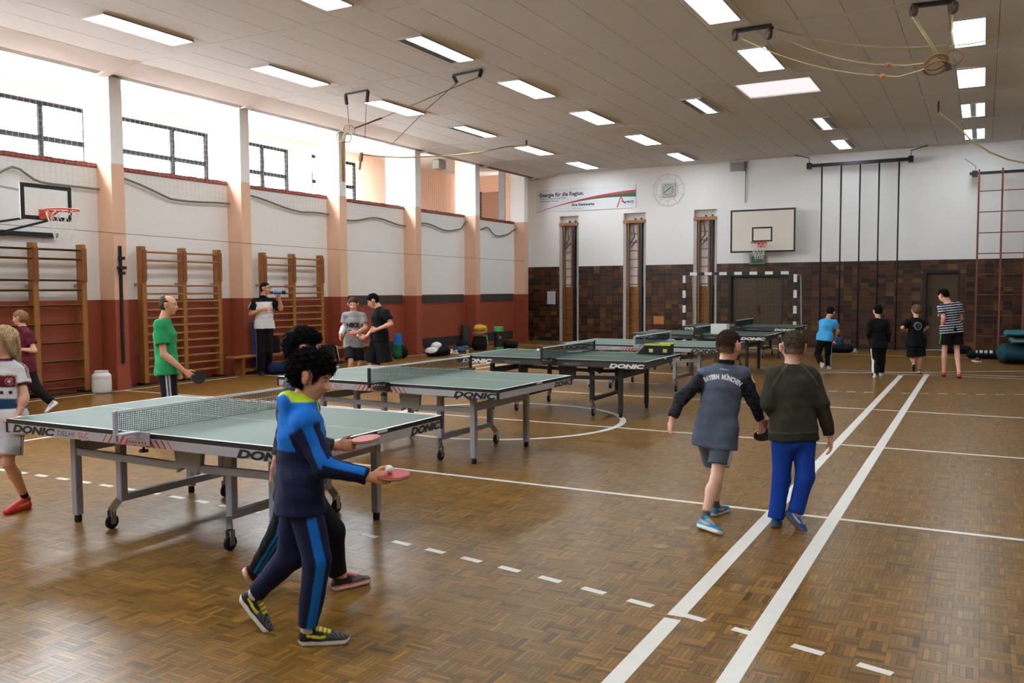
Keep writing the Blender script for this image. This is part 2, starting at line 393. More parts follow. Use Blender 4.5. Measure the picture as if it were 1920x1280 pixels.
# ------------------------------------------------------------------ ceiling: panels hung in rows
ce = struct(MB().bx(-12.1, XR, YN, YB, ZC+.03, ZC+.25).build('ceiling', CEILGAP))
MB().prism([(-13.0, ZE+.03), (-12.1, ZC+.03), (-12.1, ZC+.25), (-13.0, ZC+.25)], 1, YN, YB).build('ceiling_edge', CEILGAP, ce)
PWD = .615; X0 = -10.65-PWD/2
rows = [-2.85+3.14*k for k in range(-1, 10)]              # cover strips across the hall
SKX = (-4.13, -2.77, 16.25, 17.55)
for j in range(len(rows)-1+1):
    ya = rows[j]+.09; yb = (rows[j+1]-.09) if j+1 < len(rows) else YB
    yb = min(yb, YB)
    if ya >= YB: continue
    MB().prism([(-13.0, ZE-.002), (-12.1, ZC-.002), (-12.1, ZC+.03), (-13.0, ZE+.03)], 1, rows[j]-.085, rows[j]+.085).build('cover_strip', CEILM, ce)
    MB().bx(-12.1, XR, rows[j]-.085, rows[j]+.085, ZC-.002, ZC+.03).build('cover_strip', CEILM, ce)
    k = -3
    while X0+k*PWD < XR-.05:
        a = max(X0+k*PWD+.004, -13.0); c = min(X0+(k+1)*PWD-.004, XR); k += 1
        if c < -13 or c-a < .02: continue
        zf = lambda x: ZC if x > -12.1 else ZE+(ZC-ZE)*(x+13)/.9
        segs = [(ya, yb)]
        if a < SKX[1]-.1 and c > SKX[0]+.1 and ya < SKX[2] < yb: segs = [(ya, SKX[2]), (SKX[3], yb)]
        for e0, e1 in ((a, SKX[0]-.004), (SKX[1]+.004, c)):
            if len(segs) == 2 and a-.001 <= e0 < e1-.02 and e1 <= c+.001: MB().bx(e0, e1, SKX[2], SKX[3], ZC, ZC+.025).build('ceiling_panel', CEILM, ce)
        for s0, s1 in segs:
            MB().prism([(a, zf(a)), (c, zf(c)), (c, zf(c)+.025), (a, zf(a)+.025)], 1, s0, s1).build('ceiling_panel', CEILM, ce)
# ------------------------------------------------------------------ back wall: plaster above, glazed tiles below, three niches, two doors
NI = [(-12.155, -11.475), (-9.947, -9.21), (-7.70, -6.99)]; ZN = 4.04
D1 = (-6.64, -5.05, 2.10); D2 = (-1.42, -.53, 2.14)
bw = struct(empty('wall_back', (-5.4, YB, 0)))
def relb(b): b.v = [(x+5.4, y-YB, z) for x, y, z in b.v]; return b
holes = [(a, c, ZN, 0) for a, c in NI]+[(D1[0], D1[1], D1[2], 1), (D2[0], D2[1], D2[2], 1)]
holes.sort()
x = XW-.35
for a, c, zt, k in holes:
    relb(MB().bx(x, a, YB, YB+.3, ZT, ZC+.3)).build('plaster_wall', WHITE, bw)
    relb(MB().bx(x, a, YB+.005, YB+.3, 0, ZT)).build('tile_bed', GROUT, bw)
    relb(MB().bx(a, c, YB, YB+.3, max(zt, ZT), ZC+.3)).build('plaster_wall', WHITE, bw)
    if k: relb(MB().bx(a, c, YB+.005, YB+.3, zt, ZT)).build('tile_bed', GROUT, bw)
    x = c
relb(MB().bx(x, XR+.3, YB, YB+.3, ZT, ZC+.3)).build('plaster_wall', WHITE, bw)
relb(MB().bx(x, XR+.3, YB+.005, YB+.3, 0, ZT)).build('tile_bed', GROUT, bw)
def tiles():
    tw, th = .2155, .1208; nx = int((XR-XW)/tw)+1; nz = 20
    pal = [lin(c) for c in ((74, 43, 26), (58, 35, 23), (88, 56, 29), (40, 27, 21), (74, 44, 26), (104, 74, 38), (58, 35, 24), (31, 23, 20))]
    L_ = []
    for i in range(nx):
        for j in range(nz):
            x0 = XW+.01+i*tw; x1 = min(x0+tw, XR); z1 = ZT-j*th; z0 = z1-th
            if any(x0 < c-.01 and x1 > a+.01 and z0 < zt-.01 for a, c, zt, k in holes): 
                # trim against the opening
                for a, c, zt, k in holes:
                    if x0 < c-.01 and x1 > a+.01 and z0 < zt-.01:
                        if z1 <= zt+.01:
                            if x0 < a-.03 < x1: x1 = a
                            elif x0 < c+.03 < x1 and x0 >= a-.03: x0 = c
                            else: x1 = x0
                        elif z0 < zt: z0 = zt
            if x1-x0 < .03 or z1-z0 < .03: continue
            q = RNG.rand(); pi = int(RNG.choice(8, p=[.22, .16, .14, .14, .14, .05, .1, .05]))
            L_.append((x0, x1, z0, z1, pi))
    def key(t): c = np.array([(t[0]+t[1])/2, YB, (t[2]+t[3])/2])-CP; return c@CF if 980 < 960+FPX*(c@CR)/(c@CF) < 1925 else 99
    L_.sort(key=key)
    cache = {}; rest = MB()
    for n_, (x0, x1, z0, z1, pi) in enumerate(L_):
        w, h = x1-x0-.006, z1-z0-.006
        if n_ < 300:
            k = (round(w, 3), round(h, 3), pi)
            loc = ((x0+x1)/2+5.4, 0, (z0+z1)/2)
            if k not in cache:
                o = MB().box((0, -.001, 0), (w, .012, h), col=pal[pi]).build('tile', TILE, bw, loc=loc); cache[k] = o.data
            else: link(cache[k], 'tile', bw, loc)
        else: rest.box(((x0+x1)/2+5.4, -.001, (z0+z1)/2), (w, .012, h), col=pal[pi])
    rest.build('tile_field', TILE, bw, stuff=True)
tiles()
GREYF = m8('niche_frame_grey', (176, 174, 170), rough=.6)
for n_, (a, c) in enumerate(NI):
    o = struct(empty('niche_%d' % (n_+1), ((a+c)/2, YB, 0))); w = (c-a)/2
    o.name = 'trim_%d' % (n_+1)
    MB().bx(-w, w, .20, .33, 1.75, ZN).build('niche_back', WHITE, o)
    MB().bx(-w, w, .19, .33, 0, 1.75).build('niche_back_boards', WOOD, o)
    MB().bx(-w-.04, -w+.008, .006, .33, 0, ZN).build('niche_side', WHITE, o); MB().bx(w-.008, w+.04, .006, .33, 0, ZN).build('niche_side', WHITE, o)
    MB().bx(-w, w, .006, .33, ZN-.006, ZN+.06).build('niche_top', WHITE, o)
    MB().bx(-w, -w+.10, -.012, .02, 0, ZN-.25).build('niche_frame', GREYF, o); MB().bx(w-.06, w, -.012, .02, 0, ZN-.25).build('niche_frame', GREYF, o)
    # folded climbing ladder stored in the niche
    L_ = empty('wall_ladder', ((a+c)/2, YB, 0), 0, ['folded wooden climbing ladder in the wall niche below the left half of the banner', 'folded wooden climbing ladder in the niche under the banner logo', 'folded wooden climbing ladder in the niche behind the striped goal'][n_], 'ladder', 'climbing ladders folded into wall niches')
    MB().bx(-w+.0, w-.01, -.05, .18, 3.72, 3.82).build('top_beam', WOOD, L_, bevel=.01)
    for xs, m_ in ((-w+.15, WOODD), (w-.25, WOODD)): MB().bx(xs-.03, xs+.03, .02, .10, .02, 3.72).build('rail', m_, L_, bevel=.006)
    MB().bx(w-.19, w-.12, -.02, .10, .02, 3.72).build('steel_rail', STEEL, L_); 
    z = .25
    while z < 3.65: MB().tube([(-w+.15, .06, z), (w-.25, .06, z)], .014, 8).build('rung', WOOD, L_, smooth=True); z += .262
    for xs in (0, .2): MB().bx(xs-.02, xs+.02, .03, .11, 3.82, 3.88).build('pulley', STEEL, L_)
    MB().tube([(-.06, .03, 3.72), (-.02, .03, 3.3), (-.14, .02, 3.12), (-.12, .02, 2.98), (-.02, .02, 3.1), (.06, .03, 3.2)], .02, 6).build('cable', m8('slate_cable', (84, 92, 96)), L_, smooth=True)
def door(n_, D, leaves):
    a, c, zt = D; w = c-a; o = struct(empty('door_%d' % n_, (a, YB, 0)))
    MB().bx(0, .09, .0, .25, 0, zt).build('door_frame', DOORF, o); MB().bx(w-.05, w, .0, .25, 0, zt).build('door_frame', DOORF, o); MB().bx(.09, w-.05, .0, .25, zt-.08, zt).build('door_frame', DOORF, o)
    lw = (w-.14)/leaves
    for i in range(leaves):
        lf = MB().bx(.09+i*lw+.003, .09+(i+1)*lw-.003, .14, .19, .01, zt-.08).build('door_leaf', DOORW, o)
    hx = .09+lw+.07 if leaves == 2 else .2
    MB().bx(hx-.03, hx+.03, .125, .14, .92, 1.2).build('handle_plate', BLACK, o)
    MB().tube([(hx, .14, 1.06), (hx, .08, 1.06), (hx-.13, .08, 1.06)], .012, 8).build('door_handle', BLACK, o)
    MB().bx(-.02, w+.02, .25, .3, 0, zt).build('reveal', DOORF, o)
door(1, D1, 2); door(2, D2, 1)
bb_ = struct(MB().bx(XP, NI[0][0], YB-.02, YB, 0, .07).build('baseboard_back', DOORF))
struct(MB().bx(NI[2][1], D1[0], YB-.02, YB, 0, .07).build('baseboard_back', DOORF)); struct(MB().bx(D1[1], D2[0], YB-.02, YB, 0, .07).build('baseboard_back', DOORF)); struct(MB().bx(D2[1], XR, YB-.02, YB, 0, .07).build('baseboard_back', DOORF))
# right wall and the wall behind the camera (outside the frame, they close the room)
wr = struct(MB().bx(XR, XR+.3, YN, YB, 2.415, ZC+.3).build('wall_right', m8('right_wall_paint', (172, 168, 160), rough=.8))); wr['label'] = 'plain plaster wall'
struct(MB().bx(XR, XR+.3, YN, YB, 0, 2.415).build('wall_right_lower', m8('dark_clinker', (88, 62, 44), rough=.5)))
struct(MB().bx(XW-.35, XR+.3, YN-.3, YN, 0, ZC+.3).build('wall_front', m8('front_wall_paint', (176, 170, 162), rough=.8)))

# ------------------------------------------------------------------ ceiling luminaires
LW, LL = .45, 1.53
ROWY = [7.7, 10.78, 13.83, 16.92, 20.12, 23.32]
HOUS = m8('luminaire_housing', (196, 194, 190), rough=.5); LOUV = m8('unlit_louvre', (40, 41, 38), rough=.5)
colsx = [(-10.65, 'first', 'beside the window columns'), (-7.53, 'second', 'second row from windows'), (-3.25, 'third', 'third row from windows'), (-.27, 'fourth', 'right-hand row')]
ordn = ['nearest the camera', 'second from the camera', 'third from the camera', 'fourth from the camera', 'fifth from the camera', 'closest to the back wall']
def luminaire(x, y0, lit, label):       # lit: list of (x0, x1) lit strips in local x
    o = empty('ceiling_light', (x, y0+LL/2, ZC-.03), 0, label, 'ceiling light', 'fluorescent ceiling lights')
    h = LL/2; w = LW/2
    for a, c, e, g in ((-w, w, -h, -h+.02), (-w, w, h-.02, h), (-w, -w+.014, -h+.02, h-.02), (w-.014, w, -h+.02, h-.02)): MB().bx(a, c, e, g, 0, .03).build('frame', HOUS, o)
    x_ = -w+.014
    for a, c in lit+[(w-.014, w-.014)]:
        if a-x_ > .02:
            MB().bx(x_, a, -h+.02, h-.02, .012, .03).build('louvre_tray', LOUV, o)
            for k in range(24): MB().bx(x_, a, -h+.03+k*(LL-.06)/24, -h+.034+k*(LL-.06)/24, 0, .012).build('louvre', m8('louvre_slat', (110, 112, 106)), o)
        if c > a: MB().bx(a, c, -h+.02, h-.02, .004, .03).build('diffuser', LAMP, o)
        x_ = c
    return o
full = [(-.205, .205)]
for ci, (x, nm, wh) in enumerate(colsx):
    for ri, y in enumerate(ROWY):
        lit = full; note = 'fully lit'
        if ci == 2 and ri == 3: continue
        if (ci, ri) == (1, 1): lit = [(-.07, .205)]; note = 'with a dark louvre strip'
        if (ci, ri) == (0, 3): lit = [(-.08, .205)]; note = 'lit beside a dark strip'
        if (ci, ri) == (2, 4): lit = [(-.11, .06)]; note = 'lit on a strip'
        if (ci, ri) == (2, 5): lit = [(-.205, .08)]; note = 'lit on two thirds'
        if (ci, ri) == (1, 5): lit = [(-.205, .1)]; note = 'lit on its left part'
        if ci == 3 and ri >= 4: lit = [(-.205, -.06), (.06, .205)]; note = 'lit as two narrow strips'
        luminaire(x, y if ci != 0 else y+.15, lit, 'ceiling light %s, %s, %s' % (note, wh, ordn[ri]))
for ci, (x, nm, wh) in enumerate(colsx):         # rows over and behind the camera
    for ri, y in enumerate((4.6, 1.5, -1.6, -4.7)): luminaire(x, y, full, 'ceiling light overhead outside the picture, %s, %s' % (wh, ('just before the first visible row', 'above the camera', 'behind the camera', 'by the wall behind the camera')[ri]))
luminaire(-5.13, 16.9, [(-.09, .10)], 'ceiling light next to the skylight, lit only on a middle strip')
sk = tag(empty('skylight', ((SKX[0]+SKX[1])/2, (SKX[2]+SKX[3])/2, ZC)), 'pale square ceiling skylight opening without a grille', 'skylight')
hx, hy = (SKX[1]-SKX[0])/2, (SKX[3]-SKX[2])/2
MB().bx(-hx, hx, -hy, hy, .022, .028).build('diffuser', SKYL, sk)
for a, c, e, g in ((-hx, hx, -hy, -hy+.02), (-hx, hx, hy-.02, hy), (-hx, -hx+.02, -hy, hy), (hx-.02, hx, -hy, hy)): MB().bx(a, c, e, g, -.004, .022).build('frame', WHITEP, sk)

# ------------------------------------------------------------------ wall bars
def wallbars(y0, posts, ztop, zs, label):
    o = empty('wall_bars', (XW, y0, 0), 0, label, 'wall bars', 'wooden wall bars along the window wall')
    for k, yp in enumerate(posts):
        p_ = MB().bx(.10, .24, yp-.045, yp+.045, .03, ztop).build('post', WOOD, o, bevel=.008)
        MB().bx(.24, .27, yp-.04, yp+.04, ztop-.62, ztop-.06).build('post_head', WOODD, p_, bevel=.01)
        MB().bx(.02, .26, yp-.05, yp+.05, 0, .04).build('post_foot', BLACK, o)
        for z in (.5, ztop-.7): MB().bx(0, .1, yp-.03, yp+.03, z, z+.05).build('wall_bracket', CHROME, o)
    for k in range(len(posts)-1):
        for z in zs: MB().bx(.185, .235, posts[k]+.04, posts[k+1]-.04, z-.018, z+.018).build('rung', WOOD, o, bevel=.012)
    return o
for (ul, um, ur, vt, label, sp) in ((None, 65, 156, 452, 'wooden wall bars below the side basketball hoop', .262), (269, 345, 411, 463, 'wooden wall bars behind the man in green', .148), (496, 551, 604, 474, 'wooden wall bars behind the man drinking from a bottle', .148)):
    xr = XW+.24
    b_ = onx(ur, vt+8, xr)[1]; m_ = onx(um, vt+6, xr)[1]; a_ = onx(ul, vt, xr)[1] if ul else m_-(b_-m_)
    ztop = onx(um, vt+2, xr)[2]
    zs = [ztop-.1, ztop-.25]
    if ul: 
        z = ztop-.70
        while z > .1: zs.append(z); z -= sp*.98
    else:
        for v in (525, 544): zs.append(onx(65, v, xr)[2])
        for v in (573, 608, 643, 678, 713, 733): zs.append(max(.1, onx(110, v, xr)[2]))
    wallbars(a_, [0, m_-a_, b_-a_]+([] if ul else [m_-a_-2*(b_-m_)]), ztop, zs, label)

# ------------------------------------------------------------------ basketball boards
def rim_and_net(o, c, n, r=.225):          # c: rim centre, n: outward direction
    MB().tube([(c[0]+r*math.cos(t), c[1]+r*math.sin(t), c[2]) for t in np.linspace(0, 2*math.pi, 33)[:-1]], .012, 8, True).build('rim', ORANGE, o, smooth=True)
    b = MB(); N = 12
    for k in range(N):
        for sgn in (1, -1):
            pts = []
            for i in range(9):
                t = i/8; a = 2*math.pi*(k+sgn*t*2.2)/N; rr = r*(1-.48*min(1, t*1.2)); pts.append((c[0]+rr*math.cos(a), c[1]+rr*math.sin(a), c[2]-.02-.43*t))
            b.tube(pts, .004, 4)
    b.build('hoop_net', WHITEP, o)
    for s_ in (-.09, .09):
        t = np.array([-n[1], n[0]]); q = np.array(c[:2])-np.array(n)*(r+.14)+t*s_
        MB().bar((q[0], q[1], c[2]-.06), (c[0]-n[0]*r*.93+t[0]*s_, c[1]-n[1]*r*.93+t[1]*s_, c[2]), .02, .02).build('rim_bracket', ORANGE, o)
    q = np.array(c[:2])-np.array(n)*(r+.15)
    MB().box((q[0], q[1], c[2]-.05), (.22 if n[1] else .02, .02 if n[1] else .22, .14)).build('rim_plate', ORANGE, o)
# on the back wall
yb = YB-.45; tl = ony(1370, 394.5, yb); br_ = ony(1491, 470, yb)
hp = empty('basketball_hoop', ((tl[0]+br_[0])/2, YB, 0), 0, 'basketball hoop with black edged white backboard on the tiled back wall', 'basketball hoop')
w = (br_[0]-tl[0])/2; z0, z1 = br_[2]-.02, tl[2]
BOARD = m8('cream_backboard', (222, 214, 202), rough=.4, var=.02)
MB().bx(-w, w, -.45, -.42, z0, z1).build('backboard', BOARD, hp)
def frame_lines(x0, x1, a, c, t, y, nm):
    for q in ((x0, x1, c-t, c), (x0, x1, a, a+t), (x0, x0+t, a+t, c-t), (x1-t, x1, a+t, c-t)): MB().bx(q[0], q[1], y-.003, y, q[2], q[3]).build(nm, BLACK, hp)
frame_lines(-w, w, z0, z1, .05, -.45, 'border_stripe')
i0 = ony(1410, 426, yb); i1 = ony(1448, 452.5, yb); frame_lines(i0[0]-hp.location.x, i1[0]-hp.location.x, i1[2], i0[2], .045, -.45, 'target_stripe')
rc = ony(1423, 455, yb-.36); rim_and_net(hp, (rc[0]-hp.location.x, -.45-.38, rc[2]), (0, -1))
for xs in (-.5, .5): 
    MB().bar((xs, -.42, z0+.25), (xs, -.02, z0+.25), .05, .05).build('wall_arm', STEEL, hp); MB().bar((xs, -.42, z1-.25), (xs, -.02, z1-.25), .05, .05).build('wall_arm', STEEL, hp)
# on the window wall, seen at a slant
xb = XW+1.05
pl = onx(37, 341, xb); pr = onx(135, 414, xb)
h2 = empty('basketball_hoop', (XW, pl[1], 0), 0, 'basketball hoop on folding arms above the wall bars by the windows', 'basketball hoop')
y1 = pr[1]-pl[1]; zt, zb = pl[2], pr[2]-.02
MB().bx(1.02, 1.05, 0, y1, zb, zt).build('backboard', m8('white_backboard', (232, 234, 232), rough=.5), h2)
for q in ((0, y1, zt-.06, zt), (0, y1, zb, zb+.06), (0, .06, zb+.06, zt-.06), (y1-.06, y1, zb+.06, zt-.06)): MB().bx(1.05, 1.053, q[0], q[1], q[2], q[3]).build('border_stripe', BLACK, h2)
rc = onx(110, 394, XW+1.35); rim_and_net(h2, (1.05+.38, rc[1]-pl[1], rc[2]), (1, 0), .225)
rl = onx(70, 440, XW+.06)
MB().bx(.02, .08, -2.4, rl[1]-pl[1]+.35, rl[2]-.03, rl[2]+.04).build('wall_rail', BLACK, h2)
ru = onx(20, 340, XW+.06)[2]
MB().bx(.02, .08, -2.4, .3, ru-.03, ru+.03).build('wall_rail', BLACK, h2)
for ys, ye in ((-.55, .1), (.28, y1*.62)): MB().bar((.06, ys, rl[2]), (1.03, ye, zb+.02), .03, .03).build('brace', STEEL, h2)
MB().bar((.06, -.9, ru), (1.03, .1, zt-.12), .03, .03).build('brace', CHROME, h2)
for ys in (-.9, -.2, .3): MB().box((.07, ys, rl[2]), (.06, .1, .09)).build('clamp', STEEL, h2)

# ------------------------------------------------------------------ clock, banner, signs on the back wall
cc = ony(1253, 355.5, YB-.06)
ck = empty('wall_clock', (cc[0], YB, cc[2]), 0, 'square white wall clock inside a wire guard', 'clock')
MB().box((0, -.035, 0), (.43, .07, .43)).build('case', m8('clock_case', (206, 206, 200), rough=.5), ck, bevel=.012)
MB().box((0, -.072, 0), (.38, .006, .38)).build('dial', m8('clock_dial', (186, 192, 188), rough=.5), ck)
for k in range(12):
    t = math.pi*k/6; MB().box((.155*math.sin(t), -.077, .155*math.cos(t)), (.022, .004, .03)).build('hour_mark', BLACK, ck)
def hand(ang, l, w_): MB().bar((0-.03*math.sin(ang), -.08, -.03*math.cos(ang)), (l*math.sin(ang), -.08, l*math.cos(ang)), w_, .004, up=(0, -1, 0)).build('clock_hand', BLACK, ck)
hand(math.radians(238), .16, .018); hand(math.radians(52), .12, .022)
G8 = [(.5*math.cos(t), .5*math.sin(t)) for t in np.linspace(math.pi/10, 2*math.pi+math.pi/10, 11)[:-1]]
WIRE = m8('thin_guard_wire', (208, 204, 198), rough=.5)
MB().tube([(a, -.03, c) for a, c in G8], .007, 5, True).build('guard_ring', WIRE, ck); MB().tube([(a*.7, -.16, c*.7) for a, c in G8], .006, 5, True).build('guard_ring', WIRE, ck)
for a, c in G8: MB().tube([(a, -.03, c), (a*.7, -.16, c*.7)], .005, 5).build('guard_wire', WIRE, ck)
bl = ony(1006, 401, YB-.02); br2 = ony(1192, 389, YB-.02); bt = ony(1192, 345, YB-.02)
BWD, BH = br2[0]-bl[0], bt[2]-br2[2]
bn = empty('banner', (bl[0], YB, br2[2]), 0, 'white advertising banner with a red and green swoosh', 'banner')
MB().bx(0, BWD, -.02, -.004, 0, BH).build('sheet', m8('banner_vinyl', (226, 230, 236), rough=.5, var=.01), bn)
INK = m8('banner_dark_ink', (52, 56, 68), rough=.5); INKR = m8('banner_red_ink', (196, 40, 40), rough=.5); INKG = m8('banner_green_ink', (16, 98, 74), rough=.5); INKL = m8('banner_grey_ink', (140, 146, 158), rough=.5)
XA, YA = (1, 0, 0), (0, 0, 1)
def bl_(txt, x_, x2, z_, sz, m_, **k):
    v, f = textmesh(txt, size=sz, **{q: w for q, w in k.items()}); wd_ = v[:, 0].max()-v[:, 0].min()
    k['wide'] = k.get('wide', 1)*(x2-x_)*BWD/wd_; lettering('lettering', txt, m_, bn, (x_*BWD, -.0215, z_*BH), XA, YA, size=sz, **k)
bl_('>', .008, .03, .68, .15, INKR); bl_('Energie für die Region.', .034, .49, .68, .175, INK, off=.006)
bl_('Strom und Gas, günstige Preise.', .037, .315, .565, .075, INKL, off=.002); bl_('Persönlicher Service.', .037, .235, .45, .075, INKL, off=.002)
bl_('Ihre Stadtwerke', .37, .595, .21, .115, INK, off=.005); bl_('www.stadt.de', .37, .49, .08, .06, INKL)
bl_('AVG', .918, .985, .21, .11, INK, shear=.25, off=.004)
MB().bx(.82*BWD, .98*BWD, -.0215, -.021, .13*BH, .135*BH).build('rule', INKL, bn)
def swoosh(f0, f1, m_, y):
    b = MB(); n = 40; vs = []
    for i in range(n+1):
        t = i/n; vs += [(t*BWD, y, f0(t)*BH), (t*BWD, y, f1(t)*BH)]
    b.add(vs, [(2*i, 2*i+2, 2*i+3, 2*i+1) for i in range(n)]); b.build('swoosh', m_, bn)
top_ = lambda t: .03+.80*math.sin(math.pi/2*min(1, t*1.05))**.95 if t < .95 else .03+.80*.99
top_ = lambda t: 1.33*t-.565*t*t+.005
swoosh(lambda t: top_(t)-.012-.10*t, lambda t: top_(t), INKR, -.0213)
swoosh(lambda t: top_(t)-.02-.285*t**1.9, lambda t: top_(t)-.012-.10*t, INKG, -.0213)
for m_, pts, wd_ in ((INKR, [(.82, .05), (.845, .36), (.855, .48), (.864, .47), (.875, .33), (.89, .24), (.905, .22)], .035), (INK, [(.862, .30), (.89, .26), (.925, .29)], .025)):
    for a, c in zip(pts[:-1], pts[1:]): MB().bar((a[0]*BWD, -.0215, a[1]*BH), (c[0]*BWD, -.0215, c[1]*BH), wd_, .001, up=(0, -1, 0)).build('logo_stroke', m_, bn)
ex = ony(1420, 487, YB-.1)
es = empty('exit_sign', (ex[0], YB, ex[2]), 0, 'green emergency exit sign below the basketball hoop', 'sign')
MB().bx(-.22, .22, -.12, -.01, -.13, .13).build('housing', m8('sign_housing', (120, 124, 118)), es, bevel=.01)
MB().bx(-.16, .16, -.124, -.12, -.09, .09).build('sign_face', m8('sign_green', (28, 84, 46), rough=.4), es)
MB().bar((-.06, -.126, -.04), (-.03, -.126, .03), .02, .002, up=(0, -1, 0)).build('figure_mark', m8('faded_sign_mark', (130, 160, 136)), es); MB().bar((.03, -.126, 0), (.09, -.126, 0), .012, .002, up=(0, -1, 0)).build('arrow_mark', MATS['faded_sign_mark'], es)
fb = ony(1383, 312.5, YB-.1)
vg = empty('loudspeaker_cage', (fb[0], YB-.03, fb[2]), 0, 'small wall box in a wire cage under the ceiling', 'wall box')
MB().bx(-.2, .2, -.1, -.01, -.12, .12).build('box', m8('pale_grey_box', (182, 180, 176)), vg)
b = MB()
for k in range(9): b.box((-.2+.05*k, -.15, 0), (.005, .005, .28))
for k in range(6): b.box((0, -.15, -.13+.052*k), (.42, .005, .005))
for k in (-.2, .2): 
    for z in (-.13, .13): b.box((k, -.075, z), (.005, .15, .005))
b.build('wire_cage', STEEL, vg)
MB().tube([(.22, -.02, .14), (.22, -.02, -1.05)], .014, 8).build('conduit', m8('grey_conduit', (150, 148, 144)), vg)
pa = ony(1033.5, 558, YB-.02)
tag(MB().box((0, 0, 0), (.30, .004, .42)).build('paper_notice', m8('notice_paper', (196, 196, 206), rough=.8), loc=(pa[0], YB-.012, pa[2])), 'blank white paper notice on the brown tiles near the corner', 'notice')

# ------------------------------------------------------------------ climbing poles and climbing grid
ypl = YB-.35
po = empty('climbing_poles', (ony(1610, 300, ypl)[0], ypl, 0), 0, 'five dark climbing poles hanging from a steel beam beside the hoop', 'climbing frame'); ox = po.location.x
ba = ony(1517, 312, ypl); bb2 = ony(1708, 297, ypl); zbm = (ba[2]+bb2[2])/2
MB().bar((ba[0]-ox, 0, zbm), (bb2[0]-ox, 0, zbm), .07, .09).build('beam', STEEL, po)
for u in (1540, 1576, 1611.5, 1647, 1684): xx = ony(u, 400, ypl)[0]-ox; MB().tube([(xx, 0, .0), (xx, 0, zbm)], .021, 8).build('pole', STEEL, po, smooth=True); MB().lathe([(.04, 0), (.04, .03)], (xx, 0, 0), 12).build('floor_socket', STEEL, po)
for xx, sg in ((ba[0]-ox, -1), (bb2[0]-ox, 1)):
    MB().box((xx, .05, zbm), (.12, .22, .16)).build('end_bracket', STEEL, po); MB().bar((xx, .1, zbm), (xx, .325, zbm), .06, .06).build('wall_arm', STEEL, po)
    MB().tube([(xx, 0, zbm+.08), (xx, 0, zbm+.22), (xx+sg*.4*(1 if sg > 0 else 1), 0, ZC-.01 if sg > 0 else ZC)], .012, 6).build('stay', STEEL, po)
gr = empty('climbing_grid', (ony(1832, 480, ypl)[0], ypl, 0), 0, 'tall rust brown climbing grid by the right end of the back wall', 'climbing frame'); ox = gr.location.x
RUST = m8('rust_brown_paint', (122, 66, 46), rough=.5)
dx = ony(1876, 480, ypl)[0]-ox; zt = ony(1833, 318, ypl)[2]; zb_ = ony(1833, 322, ypl)[2]
MB().bar((-.22, 0, zb_-.04), (4*dx, 0, zb_-.04), .06, .07).build('beam', STEEL, gr)
for k in range(5): MB().bar((k*dx, -.05, 0), (k*dx, -.05, zt), .045, .05).build('upright', RUST, gr)
zr = [ony(1855, v, ypl)[2] for v in (358, 397, 436, 475)]; st = (zr[0]-zr[3])/3; z = zr[0]
while z > .2:
    for k in range(4): MB().tube([(k*dx, -.05, z), ((k+1)*dx, -.05, z)], .013, 6).build('rung', RUST, gr, smooth=True)
    z -= st
MB().box((-.1, .08, zb_-.04), (.13, .25, .14)).build('end_bracket', STEEL, gr); MB().bar((-.1, .1, zb_), (-.1, .325, zb_), .06, .06).build('wall_arm', STEEL, gr)
MB().tube([(-.1, 0, zb_), (-.08, 0, zb_+.14), (-.34, .05, zb_+.36)], .012, 6).build('stay', CHROME, gr)

# ------------------------------------------------------------------ handball goal
yg = 23.4
g0 = ony(1283.5, 521, yg); g1 = ony(1491.5, 520, yg)
go = empty('handball_goal', ((g0[0]+g1[0])/2, yg, 0), 0, 'black and white striped handball goal in front of the double door', 'goal'); gw = (g1[0]-g0[0])/2
BW = (BLACK, WHITEP); zc_ = 2.04
npost = 10
for sx in (-gw, gw):
    for k in range(npost): MB().box((sx, 0, (k+.5)*zc_/npost), (.08, .08, zc_/npost)).build('post_segment', BW[k % 2], go)
nb = 15
for k in range(nb):
    a = -gw-.04+(2*gw+.08)*k/nb; MB().box((a+(gw+.04)/nb, 0, zc_+.04), ((2*gw+.08)/nb, .08, .08)).build('bar_segment', BW[k % 2], go)
for sx in (-gw, gw):
    MB().tube([(sx, .04, zc_), (sx, .75, zc_-.02), (sx, 1.0, .03), (sx, .04, .03)], .018, 6).build('net_frame', m8('pale_steel_tube', (170, 168, 162)), go)
MB().tube([(-gw, 1.0, .03), (gw, 1.0, .03)], .018, 6).build('ground_rail', MATS['pale_steel_tube'], go)
b = MB()
for k in range(31):
    x_ = -gw+2*gw*k/30; b.tube([(x_, .06, zc_), (x_, .6, zc_-.08), (x_, .75, 1.5), (x_, .98, .05)], .0025, 3)
for z_ in np.linspace(.1, 1.95, 18): y_ = .98-.28*z_/2; b.tube([(-gw, .05, z_), (-gw, y_, z_), (gw, y_, z_), (gw, .05, z_)], .0025, 3)
tag(b.build('goal_net', m8('green_goal_net', (56, 86, 60), rough=.9), go), 'green goal net')

